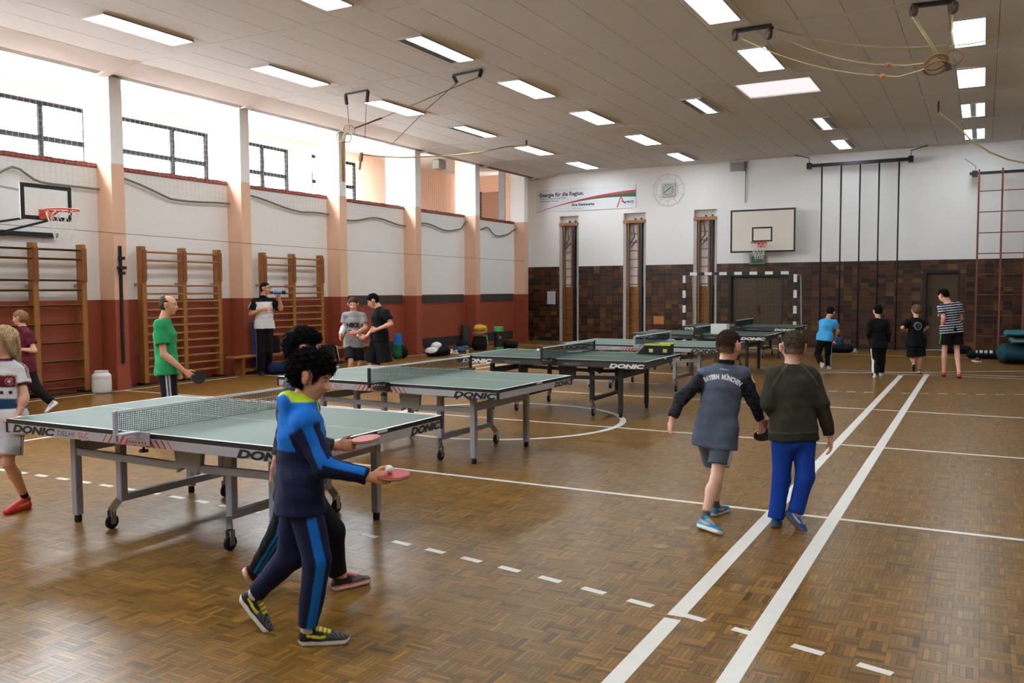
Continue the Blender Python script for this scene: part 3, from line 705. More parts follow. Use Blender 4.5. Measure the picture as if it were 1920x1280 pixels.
# ------------------------------------------------------------------ safety nets with rope in the window bays
NRM = NETC
def ss01(x, a, b): t = min(1, max(0, (x-a)/(b-a))); return t*t*(3-2*t)
for i in range(4, len(PIL)-1):
    y0, y1 = PIL[i]+PW+.01, PIL[i+1]-.01; n_ = i-3
    lab = ['window bay cut by the frame', 'above the side basketball hoop', 'second bay past the hoop', 'bay behind the hanging rings', 'fourth bay past the hoop', 'in the bay next to the back wall'][min(5, n_-1)]
    o = empty('safety_net', (XW+.05, y0, ZL), 0, 'white safety net with grey rope hem, %s' % lab, 'net', 'safety nets in the window bays')
    b = MB(); w_ = y1-y0; zt_ = 5.2-ZL; drop = .42
    for k in range(int(w_/.1)+1): b.box((0, .005+k*.1, (zt_-drop)/2), (.0016, .0016, zt_+drop))
    for k in range(int((zt_+drop)/.1)+1): b.box((0, w_/2, zt_-k*.1), (.0016, w_, .0016))
    b.build('mesh', NRM, o)
    ph = RNG.rand()*6; pts = []
    for k in range(25):
        t = k/24; z_ = -drop-.03+.05*math.sin(2*math.pi*t*1.2+ph)+.02*math.sin(9*t+ph)
        if n_ == 1: z_ = -drop-.02+.2*math.exp(-((t-.47)/.09)**2)
        if n_ == 2: z_ = -.16-.30*min(1, t*2.2)+.02*math.sin(8*t)
        if n_ == 3: z_ = -.20-.24*min(1, t*1.5)+.02*math.sin(9*t)
        if n_ == 5: z_ += .2*ss01(t, .9, 1)
        if n_ == 6: z_ += .16*math.exp(-((t-.35)/.1)**2)+.15*ss01(t, .8, 1)
        pts.append((.02, w_*t, z_))
    MB().tube(pts, .019, 7).build('hem_rope', NETG, o, smooth=True)

# ------------------------------------------------------------------ small fixtures on the window wall
pp = onx(226, 470, XP+.03)
ps = empty('post_rail', (XP, pp[1], 0), 0, 'dark vertical post rail with clamps on the pilaster by the white bucket', 'rail')
zt = onx(224, 461, XP)[2]; zb_ = onx(230, 681, XP)[2]
MB().bx(0, .03, -.025, .025, zb_, zt).build('rail', STEEL, ps)
for v in (484, 502, 512): zz = onx(225, v, XP)[2]; MB().box((.05, 0, zz), (.07, .09 if v != 502 else .14, .05)).build('clamp', BLACK, ps)
for i in (7, 8, 9):
    y0, y1 = PIL[i]+PW+.06, PIL[i+1]-.08
    o = empty('wall_vent', (XW, y0, 1.36), 0, 'dark ventilation grille high on the red wall, %s' % ['behind the boys with red rackets', 'in the bay above the striped bag', 'in the bay beside the back wall'][i-7], 'vent', 'ventilation grilles on the red wall')
    MB().bx(.001, .012, 0, y1-y0, -.06, .19).build('frame', m8('vent_rim', (120, 60, 48)), o); MB().bx(.0, .016, .04, y1-y0-.04, -.02, .16).build('opening', DARKGAP, o)
    for k in range(4):
        for j in range(5): MB().bx(.016, .022, .05+k*(y1-y0-.1)/4, .03+(k+1)*(y1-y0-.1)/4, j*.033, j*.033+.012).build('slat', m8('vent_slat', (92, 92, 90)), o)
    o2 = empty('radiator_recess', (XW, y0, 0), 0, 'low dark radiator opening at the foot of the red wall, %s' % ['nearest the blue backpack', 'behind the pile of bags', 'behind the green cylinder'][i-7], 'radiator', 'radiator openings along the red wall')
    MB().bx(.001, .008, .05, y1-y0-.05, .10, .36).build('opening', DARKGAP, o2)
    for k in range(10): MB().bx(.008, .014, .08+k*(y1-y0-.16)/10, .12+k*(y1-y0-.16)/10, .12, .34).build('fin', m8('radiator_fin', (58, 50, 46)), o2)
cb = empty('wall_cable', (XW+.4, 9.8, 2.65), 0, 'thin taut cable running along the window wall pilasters', 'cable')
z0 = onx(20, 405, XP)[2]
MB().tube([(0, -5, 2.72-2.65), (0, .1, 2.66-2.65), (0, 2.95, 2.62-2.65), (0, 6, 2.6-2.65), (0, 15, 2.58-2.65)], .004, 5).build('wire', STEEL, cb)
bx5 = onx(822, 309, XG+.1)
bx5 = onx(822, 309, -14.6)
fx = empty('gallery_floodlight', (-14.75, bx5[1], bx5[2]), 0, 'grey box floodlight hanging in the peach gallery', 'floodlight')
MB().bx(.05, .3, -.2, .2, -.13, .13).build('housing', m8('floodlight_grey', (128, 122, 112)), fx, bevel=.02); MB().bx(.14, .2, -.03, .03, .12, ZG-bx5[2]-.012).build('bracket', STEEL, fx)

# ------------------------------------------------------------------ ring rigs under the ceiling
def P3(u, v, d): return at(u, v, d)
def rig(name, label, bars):
    return empty(name, tuple(bars[0][0]), 0, label, 'gym rings')
def tubeo(o, nm, pts, r, m_, n=6): 
    l = np.array(o.location); return MB().tube([np.array(p)-l for p in pts], r, n).build(nm, m_, o, smooth=True)
def baro(o, nm, p, q, w, h, m_):
    l = np.array(o.location); return MB().bar(np.array(p)-l, np.array(q)-l, w, h).build(nm, m_, o)
def ringo(o, c, nrm, r, m_, t=.014, nm='ring'):
    nrm = np.array(nrm, float); nrm /= np.linalg.norm(nrm); a = np.cross(nrm, (0, 0, 1.)); a /= np.linalg.norm(a); c_ = np.cross(nrm, a); l = np.array(o.location)
    return MB().tube([np.array(c)-l+r*(math.cos(k)*a+math.sin(k)*c_) for k in np.linspace(0, 2*math.pi, 25)[:-1]], t, 8, True).build(nm, m_, o, smooth=True)
def sag(p, q, s, n=14): 
    p, q = np.array(p), np.array(q); return [p+(q-p)*t-np.array((0, 0, s*4*t*(1-t))) for t in np.linspace(0, 1, n)]
RINGW = m8('grey_wood_ring', (176, 164, 138), rough=.5); STRAP = m8('brown_leather_strap', (116, 84, 46), rough=.7); CORDM = m8('grey_brown_cord', (98, 84, 68), rough=.9); RUSTR = m8('rust_brown_cord', (112, 62, 44), rough=.8)
b0, b1 = onz(648, 174, ZC), onz(690, 166, ZC); c0, c1 = onz(850, 138, ZC), onz(903, 127, ZC)
dR = depth(b0)
o = rig('gym_rings', 'bundled gymnastic rings and ropes hanging under the ceiling near the window columns', [(b0-np.array((0, 0, .02)),)])
for p_, q_ in ((b0, b1), (c0, c1)):
    dn = np.array((0, 0, .03)); baro(o, 'ceiling_rail', p_-dn, q_-dn, .04, .03, STEEL)
pul = []
for (u, v, w_) in ((650, 196, b0), (688, 191, b1), (857, 155, c0), (899, 144, c1)):
    e = at(u, v, depth(w_)); baro(o, 'pulley_block', w_-np.array((0, 0, .04)), e, .035, .06, STEEL); pul.append(e)
db = dR
bun = at(647, 250, db)
tubeo(o, 'steel_cable', [pul[0], at(652, 203, db), at(655, 246, db)], .006, STEEL); tubeo(o, 'steel_cable', [pul[1], at(687, 196, db), at(684, 262, db)], .006, STEEL)
ringo(o, at(654, 243, db), CF+.9*CU, .105, RINGW); ringo(o, at(640, 255, db), CF+.3*CR, .1, RINGW); ringo(o, at(651, 258, db), CF-.9*CR+.3*CU, .085, RINGW)
for u0, u1 in ((639, 641), (644, 645)): baro(o, 'strap', at(u0, 262, db), at(u1, 340, db), .045, .012, STRAP)
ringo(o, at(644, 344, db), CF, .03, CHROME, .006, 'buckle_ring')
tubeo(o, 'cord', [at(663, 241, db), at(716, 221, db+.0)], .016, RUSTR); tubeo(o, 'rope', [at(716, 221, db), pul[3]], .007, CORDM)
hookp = onz(987, 263, ZC); mid = at(677, 289, db+.4)
tubeo(o, 'rope', [pul[2], at(800, 205, db+.2), at(735, 270, db+.6)], .007, CORDM)
ropep = [mid, at(705, 293, db+1.0), at(760, 295, db+2.2), at(830, 293, db+3.4), at(900, 285, db+4.9), at(950, 275, db+6.0), hookp-np.array((0, 0, .12))]
tubeo(o, 'rope', ropep, .016, ROPE); tubeo(o, 'hook', [hookp-np.array((0, 0, .12)), hookp], .02, STEEL)
for v0, v1, r_ in ((286, 293, .03), (293, 302, .035), (302, 318, .018)): baro(o, 'rope_knot', at(678-(v0-286)*.12, v0, db+.4), at(678-(v1-286)*.12, v1, db+.4), r_*1.6, r_*1.6, STRAP)
# right rig
b0, b1 = onz(1375, 55, ZC), onz(1447, 44, ZC); c0, c1 = onz(1710, 7, ZC), onz(1792, -2, ZC)
o = rig('gym_rings', 'bundled gymnastic rings with pale ropes hanging under the ceiling by the right wall', [(b0-np.array((0, 0, .02)),)])
for p_, q_ in ((b0, b1), (c0, c1)): dn = np.array((0, 0, .03)); baro(o, 'ceiling_rail', p_-dn, q_-dn, .06, .05, STEEL)
wl2 = []
for (u, v, w_) in ((1378, 66, b0), (1442, 63, b1), (1713, 20, c0), (1788, 14, c1)):
    e = at(u, v, depth(w_)); baro(o, 'hanger', w_-np.array((0, 0, .04)), e, .035, .06, STEEL)
    l = np.array(o.location); MB().lathe([(.075, -.03), (.085, -.01), (.085, .01), (.075, .03)], e-l, 16, Mx=[CU, CF, CR]).build('pulley_wheel', m8('brown_pulley', (72, 48, 40), rough=.5), o); wl2.append(e)
dq = depth(c0); kn = at(1776, 124, dq); d1 = depth(b0)
PALE = m8('pale_rope', (176, 160, 116), rough=.85, var=.15, scale=50)
tubeo(o, 'rope', [wl2[2], at(1710, 30, dq), at(1752, 97, dq)], .012, PALE); tubeo(o, 'rope', [wl2[2], at(1716, 34, dq), at(1756, 97, dq)], .012, PALE)
tubeo(o, 'strap', [at(1752, 96, dq), at(1774, 118, dq)], .022, STRAP)
tubeo(o, 'rope', [wl2[3], at(1784, 60, dq), at(1790, 95, dq)], .012, PALE)
ringo(o, at(1788, 107, dq), CF+.5*CR, .1, STRAP, .014)
for dv, t in ((-4, .5), (2, .8), (7, .35)): ringo(o, at(1755, 120+dv, dq), CU+CF*t, .145, STRAP, .013)
baro(o, 'knot', at(1776, 120, dq), at(1780, 132, dq), .06, .06, BLACK)
for (u, v, uu, vv, s_) in ((1447, 52, 1780, 85, .12), (1447, 60, 1665, 122, .1), (1378, 66, 1655, 142, .12)):
    tubeo(o, 'rope', sag(at(u, v, d1), at(uu, vv, dq+.3), s_), .009, PALE)
for (u, v) in ((1665, 121), (1655, 142)):
    l = np.array(o.location); MB().ball(at(u, v, dq+.3)-l, .035).build('wooden_toggle', m8('orange_toggle', (176, 104, 50)), o, smooth=True)
    tubeo(o, 'rope', [at(u, v, dq+.3), at(u+30, v+2, dq+.2), at(1738, 118+(v-121)*.5, dq)], .011, PALE)
tubeo(o, 'rope', sag(at(1780, 86, dq+.3), at(1930, 50, dq+.3), .05), .009, PALE)
hk = onz(1760, 190, ZC)
o2 = empty('hanging_rope', tuple(hk), 0, 'single pale rope slung from a ceiling hook toward the right wall', 'rope')
tubeo(o2, 'hook', [hk, hk-np.array((0, 0, .22))], .018, STEEL)
dh = depth(hk); tubeo(o2, 'rope', [hk-np.array((0, 0, .2)), at(1790, 232, dh), at(1820, 262, dh), at(1855, 285, dh), at(1890, 299, dh), at(1925, 306, dh), at(1960, 300, dh), at(1985, 280, dh+.05)], .017, PALE)
# ------------------------------------------------------------------ table tennis tables
TL, TWD, TZ = 2.74, 1.525, .76
def make_table(dark, first_label):
    fr = DARKFR if dark else GREYP; ap = m8('dark_apron', (50, 50, 54), rough=.45) if dark else SILVER; top = GREEND if dark else GREEN
    ink = WHITEP if dark else BLACK
    o = empty('table_tennis_table', (0, 0, 0), 0, first_label, 'table', 'table tennis tables')
    for sx in (-1, 1):
        x0, x1 = (.004, TL/2) if sx > 0 else (-TL/2, -.004)
        h = MB().bx(x0, x1, -TWD/2, TWD/2, TZ-.03, TZ-.002).build('table_top', BLACK, o)
        MB().bx(x0, x1, -TWD/2+.001, TWD/2-.001, TZ-.003, TZ).build('playing_surface', top, h)
        for q in ((x0, x1, -TWD/2+.001, -TWD/2+.021), (x0, x1, TWD/2-.021, TWD/2-.001), ((x1-.021, x1-.001) if sx > 0 else (x0+.001, x0+.021))+(-TWD/2+.021, TWD/2-.021), (x0, x1, -.0015, .0015)):
            MB().bx(q[0], q[1], q[2], q[3], TZ-.001, TZ+.0006).build('white_line', m8('table_line', (232, 232, 228), rough=.4), h)
        for sy in (-1, 1): MB().bx(x0+.012, x1-.012, sy*(TWD/2-.012)-.012, sy*(TWD/2-.012)+.012, TZ-.09, TZ-.03).build('apron', ap, o)
        xe = sx*(TL/2-.012); MB().bx(xe-.012, xe+.012, -TWD/2+.024, TWD/2-.024, TZ-.09, TZ-.03).build('end_apron', ap, o)
        for sy in (-1, 1):
            MB().box((sx*(TL/2-.006), sy*(TWD/2-.006), TZ-.06), (.02, .02, .075)).build('corner_cap', BLACK, o)
            MB().box((sx*.95, sy*.52, (TZ-.02+.05)/2), (.055, .055, TZ-.07-.05+.045)).build('leg', fr, o, bevel=.006)
            MB().lathe([(.022, 0), (.026, .012), (.024, .055)], (sx*.95, sy*.52, 0), 12).build('foot_pad', RUBBER, o)
            MB().bx(sx*.53-.028, sx*.53+.028, sy*.47-.028, sy*.47+.028, .19, TZ-.024).build('inner_leg', fr, o, bevel=.006)
            # caster
            cx, cy = sx*.57, sy*.53
            ct = MB().bar((sx*.53, sy*.5, .2), (cx, cy, .13), .035, .05).build('caster_arm', CHROME, o)
            MB().box((cx+.02, cy, .085), (.006, .04, .1)).build('caster_fork', CHROME, o); MB().box((cx-.02, cy, .085), (.006, .04, .1)).build('caster_fork', CHROME, o)
            wm = [(0, 0, 1), (0, 1, 0), (1, 0, 0)]
            MB().lathe([(.025, -.013), (.045, -.013), (.05, -.008), (.05, .008), (.045, .013), (.025, .013)], (cx+sx*.0, cy, .05), 20, Mx=wm).build('wheel', RUBBER, o, smooth=False)
            MB().lathe([(.018, -.016), (.018, .016)], (cx, cy, .05), 14, Mx=wm).build('hub', m8('caster_hub', (150, 152, 156), metal=.4), o)
        MB().bar((sx*.53, -.47, .215), (sx*.53, .47, .215), .05, .05).build('lower_crossbar', fr, o)
        MB().bar((sx*.95, -.5, .545), (sx*.95, .5, .545), .035, .075).build('leg_brace', fr, o)
        for sy in (-1, 1):
            MB().bar((sx*.95, sy*.52, .52), (.12, sy*.5, .50) if sx < 0 else (.26, sy*.5, .50), .03, .05).build('side_rail', fr, o)
            if sx > 0: MB().prism([(.05, TZ-.085), (.32, TZ-.085), (.30, .50), (.26, .455), (.20, .49), (.11, .49), (.08, .455)], 1, sy*.5-.02, sy*.5+.02).build('gear_plate', fr, o, bevel=.006)
        MB().bar((sx*.53, -.47, TZ-.13), (sx*.53, .47, TZ-.13), .03, .05).build('upper_crossbar', fr, o)
    # printing on the aprons
    for sy in (-1, 1):
        y = sy*(TWD/2+.0008); ax = (1, 0, 0) if sy < 0 else (-1, 0, 0)
        for xs in (-1.30, .88):
            org = (xs, y, TZ-.087) if sy < 0 else (-xs, y, TZ-.087)
            lettering('brand_print', 'DONIC', ink, o, org, ax, (0, 0, 1), size=.070, shear=.25, off=.004, wide=1.95)
        if not dark:
            org = (-.80, y, TZ-.078) if sy < 0 else (.80, y, TZ-.078)
            lettering('model_print', 'DELHI', m8('grey_print', (70, 70, 74)), o, org, ax, (0, 0, 1), size=.052, wide=1.3)
            org = (-.58, y, TZ-.078) if sy < 0 else (.58, y, TZ-.078)
            lettering('model_print', 'SLC', m8('red_print', (176, 44, 44)), o, org, ax, (0, 0, 1), size=.052, wide=1.3)
            for sgn in (-1, 1):
                for k in range(5):
                    a = sgn*(.07+.058*k); t_ = .03-.005*k
                    b = MB(); zt_, zb_ = TZ-.034, TZ-.088
                    b.add([(a-sgn*.02, y, zt_), (a-sgn*.02+sgn*t_, y, zt_), (a+sgn*(.022+t_), y, zb_), (a+sgn*.022, y, zb_)], [(0, 1, 2, 3)])
                    b.build('red_stripe', MATS['red_print'], o)
        else:
            for xs in (-.62, .25): lettering('model_print', 'DELHI SLC', m8('pale_print', (150, 150, 152)), o, (xs, y, TZ-.07) if sy < 0 else (-xs, y, TZ-.07), ax, (0, 0, 1), size=.036, wide=1.4)
    for sx in (-1, 1):
        x = sx*(TL/2+.0008); ax = (0, 1, 0) if sx > 0 else (0, -1, 0)
        org = (x, .36, TZ-.088) if sx > 0 else (x, -.36, TZ-.088)
        lettering('brand_print', 'DONIC', ink, o, org, ax, (0, 0, 1), size=.070, shear=.25, off=.004, wide=1.55)
        MB().bx(min(x, x+sx*.002), max(x, x+sx*.002), -.02, .09, TZ-.019, TZ-.004).build('end_badge', WHITEP, o)
    return o
def make_net(post_m, brand, label):
    o = empty('table_net', (0, 0, TZ), 0, label, 'net', 'table tennis nets'); hw = .915; H = .1525
    b = MB()
    for k in range(int(2*hw/.0135)): b.box((0, -hw+.007+k*.0135, H/2-.004), (.0026, .0026, H-.012))
    for k in range(11): b.box((0, 0, .004+k*.0133), (.0026, 2*hw, .0026))
    b.build('net_mesh', m8('dark_green_net', (30, 44, 40), rough=.9, spec=.1), o)
    MB().bx(-.004, .004, -hw, hw, H-.012, H+.004).build('top_tape', m8('net_tape', (226, 228, 232), rough=.6), o)
    for sy in (-1, 1):
        MB().bx(-.014, .014, sy*hw-.012, sy*hw+.012, -.04, H+.006).build('net_post', post_m, o, bevel=.004)
        MB().bx(-.02, .07, sy*.855-.065, sy*.855+.065, .001, .016).build('clamp_top', post_m, o, bevel=.003)
        MB().bx(-.06, .14, sy*(TWD/2+.012)-.006, sy*(TWD/2+.012)+.006, -.078, .012).build('clamp_plate', post_m, o, bevel=.003)
        MB().lathe([(.03, -.13), (.03, -.115), (.008, -.115), (.008, -.07)], (.03, sy*(TWD/2-.03), 0), 12).build('clamp_screw', BLACK, o)
        ax = (1, 0, 0) if sy < 0 else (-1, 0, 0)
        lettering('brand_print', brand, WHITEP, o, (-.05*-sy if sy > 0 else -.05, sy*(TWD/2+.0185), -.03), ax, (0, 0, 1), size=.036, wide=1.25, shear=.15)
        if post_m is SILVER:
            for k in range(6):
                xs = -.05+k*.03; MB().bx(xs, xs+.015, sy*(TWD/2+.0185)-.0004, sy*(TWD/2+.0185)+.0004, -.068, -.054).build('red_mark', m8('red_print', (176, 44, 44)), o)
    return o
tlab = ['silver grey table tennis table in front, nearest the camera', 'second table tennis table from the camera, silver grey apron', 'third table tennis table from the camera, with a black apron and a case on top', 'silver grey table tennis table standing just behind the third one', 'black table tennis table behind the boys\' heads, fifth from the camera', 'farthest black table tennis table, close to the goal']
nlab = ['table net with silver posts on the nearest table', 'table net with black posts on the second table', 'table net with black posts on the black table with the case', 'table net with silver posts on the fourth table', 'table net on the fifth table in front of the goal', 'small distant table net in front of the double door']
TP = [(-4.809, 4.525, .0092, 0), (-5.212, 7.677, -.0259, 0), (-5.075, 11.092, .0165, 1), (-4.93, 14.2, .0, 0), (-5.03, 17.85, .0, 1), (-5.2, 21.8, .0, 1)]
pg = make_table(False, tlab[0]); pd = make_table(True, tlab[2]); ns = make_net(SILVER, 'DONIC', nlab[0]); nk = make_net(BLACK, 'JOOLA', nlab[1])
used = set()
for i, (x, y, a, dk) in enumerate(TP):
    src = pd if dk else pg; t = src if src.name not in used else copy_tree(src); used.add(src.name)
    t.location = (x, y, 0); t.rotation_euler = (0, 0, a); t['label'] = tlab[i]
    src = ns if i in (0, 3) else nk; t = src if src.name not in used else copy_tree(src); used.add(src.name)
    t.location = (x, y, TZ); t.rotation_euler = (0, 0, a); t['label'] = nlab[i]
# ------------------------------------------------------------------ people: signed distance shapes turned into one surface
def smin(a, b, k): 
    h = np.maximum(k-np.abs(a-b), 0)/k; return np.minimum(a, b)-h*h*k*.25
class Cone:            # round cone between two points; flat: cut square at the b end (or 'ab' for both)
    def __init__(s, a, b, ra, rb, flat='', k=.02): s.a, s.b = np.array(a, float), np.array(b, float); s.ra, s.rb, s.flat, s.k = ra, rb, flat, k
    def box(s): m = max(s.ra, s.rb)+s.k+.03; return np.minimum(s.a, s.b)-m, np.maximum(s.a, s.b)+m
    def d(s, X, Y, Z):
        ab = s.b-s.a; l2 = ab@ab+1e-12; l = math.sqrt(l2)
        px, py, pz = X-s.a[0], Y-s.a[1], Z-s.a[2]; t0 = (px*ab[0]+py*ab[1]+pz*ab[2])/l2; t = np.clip(t0, 0, 1)
        q = np.sqrt((px-t*ab[0])**2+(py-t*ab[1])**2+(pz-t*ab[2])**2)-(s.ra+(s.rb-s.ra)*t)
        if 'b' in s.flat: q = np.maximum(q, (t0-1)*l)
        if 'a' in s.flat: q = np.maximum(q, -t0*l)
        return q
class ECone:           # the same with elliptic section: half width along x axis, half depth along the other
    def __init__(s, a, b, wa, da, wb, db, x, flat='', k=.03):
        s.a, s.b = np.array(a, float), np.array(b, float); ax = s.b-s.a; s.l = np.linalg.norm(ax); s.z = ax/s.l
        x = np.array(x, float); x = x-s.z*(x@s.z); s.x = x/np.linalg.norm(x); s.y = np.cross(s.z, s.x)
        s.wa, s.da, s.wb, s.db, s.flat, s.k = wa, da, wb, db, flat, k
    def box(s): m = max(s.wa, s.wb, s.da, s.db)+s.k+.03; return np.minimum(s.a, s.b)-m, np.maximum(s.a, s.b)+m
    def d(s, X, Y, Z):
        px, py, pz = X-s.a[0], Y-s.a[1], Z-s.a[2]
        qx = px*s.x[0]+py*s.x[1]+pz*s.x[2]; qy = px*s.y[0]+py*s.y[1]+pz*s.y[2]; qz = px*s.z[0]+py*s.z[1]+pz*s.z[2]
        t = np.clip(qz/s.l, 0, 1); w = s.wa+(s.wb-s.wa)*t; e = s.da+(s.db-s.da)*t; r = np.minimum(w, e)
        over = qz-t*s.l
        kk = np.sqrt((qx/w)**2+(qy/e)**2+(over/r)**2)+1e-9
        g = np.sqrt((qx/w**2)**2+(qy/e**2)**2+(over/r**2)**2)+1e-9
        q = kk*(kk-1)/g
        if 'b' in s.flat: q = np.maximum(q, qz-s.l)
        if 'a' in s.flat: q = np.maximum(q, -qz)
        return q
class Ell:             # ellipsoid in a frame
    def __init__(s, c, r, Fm, k=.015): s.c, s.r, s.F, s.k = np.array(c, float), np.array(r, float), np.array(Fm, float), k
    def box(s): m = max(s.r)+s.k+.02; return s.c-m, s.c+m
    def d(s, X, Y, Z):
        px, py, pz = X-s.c[0], Y-s.c[1], Z-s.c[2]
        q = [(px*f[0]+py*f[1]+pz*f[2]) for f in s.F]
        k0 = np.sqrt(sum((q[i]/s.r[i])**2 for i in range(3)))+1e-9; k1 = np.sqrt(sum((q[i]/s.r[i]**2)**2 for i in range(3)))+1e-9
        return k0*(k0-1)/k1
def field(prims, res, cut=None, disp=None, sub=()):
    lo = np.min([p.box()[0] for p in prims], axis=0)-2*res; hi = np.max([p.box()[1] for p in prims], axis=0)+2*res
    n = np.ceil((hi-lo)/res).astype(int)+1
    ax = [(lo[i]+res*np.arange(n[i])).astype(np.float32) for i in range(3)]
    D = np.full(tuple(n), .5, np.float32)
    def sl(p):
        a, b = p.box(); i0 = np.maximum(((a-lo)/res).astype(int), 0); i1 = np.minimum(((b-lo)/res).astype(int)+2, n)
        return tuple(slice(i0[i], i1[i]) for i in range(3))
    for p in prims:
        s = sl(p); X, Y, Z = ax[0][s[0]][:, None, None], ax[1][s[1]][None, :, None], ax[2][s[2]][None, None, :]
        D[s] = smin(D[s], p.d(X, Y, Z), p.k)
    for p in sub:
        s = sl(p); X, Y, Z = ax[0][s[0]][:, None, None], ax[1][s[1]][None, :, None], ax[2][s[2]][None, None, :]
        if 0 in D[s].shape: continue
        D[s] = -smin(-D[s], p.d(X, Y, Z), p.k)
    X, Y, Z = ax[0][:, None, None], ax[1][None, :, None], ax[2][None, None, :]
    if disp is not None:
        near = np.abs(D) < .06; D = np.where(near, D+disp(X, Y, Z), D)
    if cut is not None: D = np.maximum(D, cut(X, Y, Z))
    return D, lo, res
def nets(D, lo, res):
    S = D < 0; n = np.array(D.shape)
    c = np.zeros(n-1, np.int8)
    for i in (0, 1):
        for j in (0, 1):
            for k in (0, 1): c += S[i:n[0]-1+i, j:n[1]-1+j, k:n[2]-1+k]
    act = np.argwhere((c > 0)&(c < 8)); m = len(act)
    if m == 0: return np.zeros((0, 3)), np.zeros((0, 4), int)
    idx = np.full(tuple(n-1), -1, np.int32); idx[tuple(act.T)] = np.arange(m)
    P = np.zeros((m, 3)); W = np.zeros(m)
    cor = [(i, j, k) for i in (0, 1) for j in (0, 1) for k in (0, 1)]
    val = {q: D[act[:, 0]+q[0], act[:, 1]+q[1], act[:, 2]+q[2]] for q in cor}
    for q in cor:
        for a in range(3):
            if q[a] == 0:
                r = list(q); r[a] = 1; r = tuple(r); v0, v1 = val[q], val[r]; x = (v0 < 0) != (v1 < 0)
                t = np.where(x, v0/(v0-v1+1e-12), 0); pt = np.tile(np.array(q, float), (m, 1)); pt[:, a] = t
                P += pt*x[:, None]; W += x
    V = lo+(act+P/np.maximum(W, 1)[:, None])*res
    Fs = []
    for a in range(3):
        b, d = (a+1) % 3, (a+2) % 3
        s0 = [slice(None)]*3; s1 = [slice(None)]*3; s0[a] = slice(0, -1); s1[a] = slice(1, None)
        A, B = S[tuple(s0)], S[tuple(s1)]; e = np.argwhere(A != B)
        e = e[(e[:, b] > 0)&(e[:, d] > 0)&(e[:, b] < n[b]-1)&(e[:, d] < n[d]-1)]
        if not len(e): continue
        def cell(db, dd): q = e.copy(); q[:, b] -= db; q[:, d] -= dd; return idx[tuple(q.T)]
        quad = np.c_[cell(1, 1), cell(0, 1), cell(0, 0), cell(1, 0)]
        inside = A[tuple(e.T)]; quad[~inside] = quad[~inside][:, ::-1]; Fs.append(quad)
    F = np.concatenate(Fs); F = F[(F >= 0).all(1)]
    return V, F
def fieldg(groups, res, cut=None, disp=None, sub=(), kg=.012):
    if not isinstance(groups[0], list): return field(groups, res, cut, disp, sub)
    allp = [p for g in groups for p in g]
    lo = np.min([p.box()[0] for p in allp], axis=0); hi = np.max([p.box()[1] for p in allp], axis=0)
    out = None
    class Pad:
        k = .001
        def __init__(s, q): s.q = q
        def box(s): return s.q, s.q
        def d(s, X, Y, Z): return np.float32(.5)
    for g in groups:
        D, l, r = field([Pad(lo), Pad(hi)]+g, res, None, None, sub)
        out = D if out is None else smin(out, D, kg)
    n = out.shape; ax = [l[i]+res*np.arange(n[i]) for i in range(3)]; X, Y, Z = ax[0][:, None, None], ax[1][None, :, None], ax[2][None, None, :]
    if disp is not None: out = np.where(np.abs(out) < .06, out+disp(X, Y, Z), out)
    if cut is not None: out = np.maximum(out, cut(X, Y, Z))
    return out, l, res
def sdf_obj(name, chunks, material, parent, base, paint, label=None):
    """chunks: list of (prims, res, cut, disp, sub); all become one mesh"""
    Vs, Fs, o = [], [], 0
    for ch in chunks:
        V, F = nets(*fieldg(ch[0], ch[1], *(list(ch[2:])+[None]*5)[:2], sub=(ch[4] if len(ch) > 4 and ch[4] else ())))
        Vs.append(V); Fs.append(F+o); o += len(V)
    V = np.concatenate(Vs); F = np.concatenate(Fs)
    C = paint(V) if callable(paint) else np.tile(np.array(paint, float), (len(V), 1))
    me = bpy.data.meshes.new(name); me.vertices.add(len(V)); me.vertices.foreach_set('co', (V-np.array(base)).astype(np.float32).ravel())
    me.loops.add(len(F)*4); me.loops.foreach_set('vertex_index', F.astype(np.int32).ravel())
    me.polygons.add(len(F)); me.polygons.foreach_set('loop_start', np.arange(0, len(F)*4, 4, dtype=np.int32)); me.polygons.foreach_set('loop_total', np.full(len(F), 4, dtype=np.int32))
    a = me.color_attributes.new('Col', 'FLOAT_COLOR', 'POINT'); a.data.foreach_set('color', np.c_[C[:, :3], np.ones(len(V))].astype(np.float32).ravel())
    me.materials.append(material); me.update(calc_edges=True); me.polygons.foreach_set('use_smooth', np.ones(len(F), bool))
    ob = link(me, name, parent)
    if label: ob['label'] = label
    return ob
def unit(v): v = np.array(v, float); return v/(np.linalg.norm(v)+1e-12)
_wd = RNG.normal(0, 1, (10, 3)); _wp = RNG.uniform(0, 6.28, 10)
def wob(X, Y, Z, f, amp, aniso=(1, 1, 1), n=6):
    s = 0
    for i in range(n):
        d = _wd[i]*np.array(aniso); s = s+np.sin(f*(1+.35*i)*(d[0]*X+d[1]*Y+d[2]*Z)+_wp[i])/(1+.3*i)
    return s*amp/2.2
def cv(r, u, f): return r*CR+u*CU+f*CF          # camera frame vector -> world
def c8(r, g, b): return np.array(lin((r, g, b)))
SKINS = {'fair': c8(224, 170, 146), 'tan': c8(214, 162, 132), 'pink': c8(224, 176, 154)}
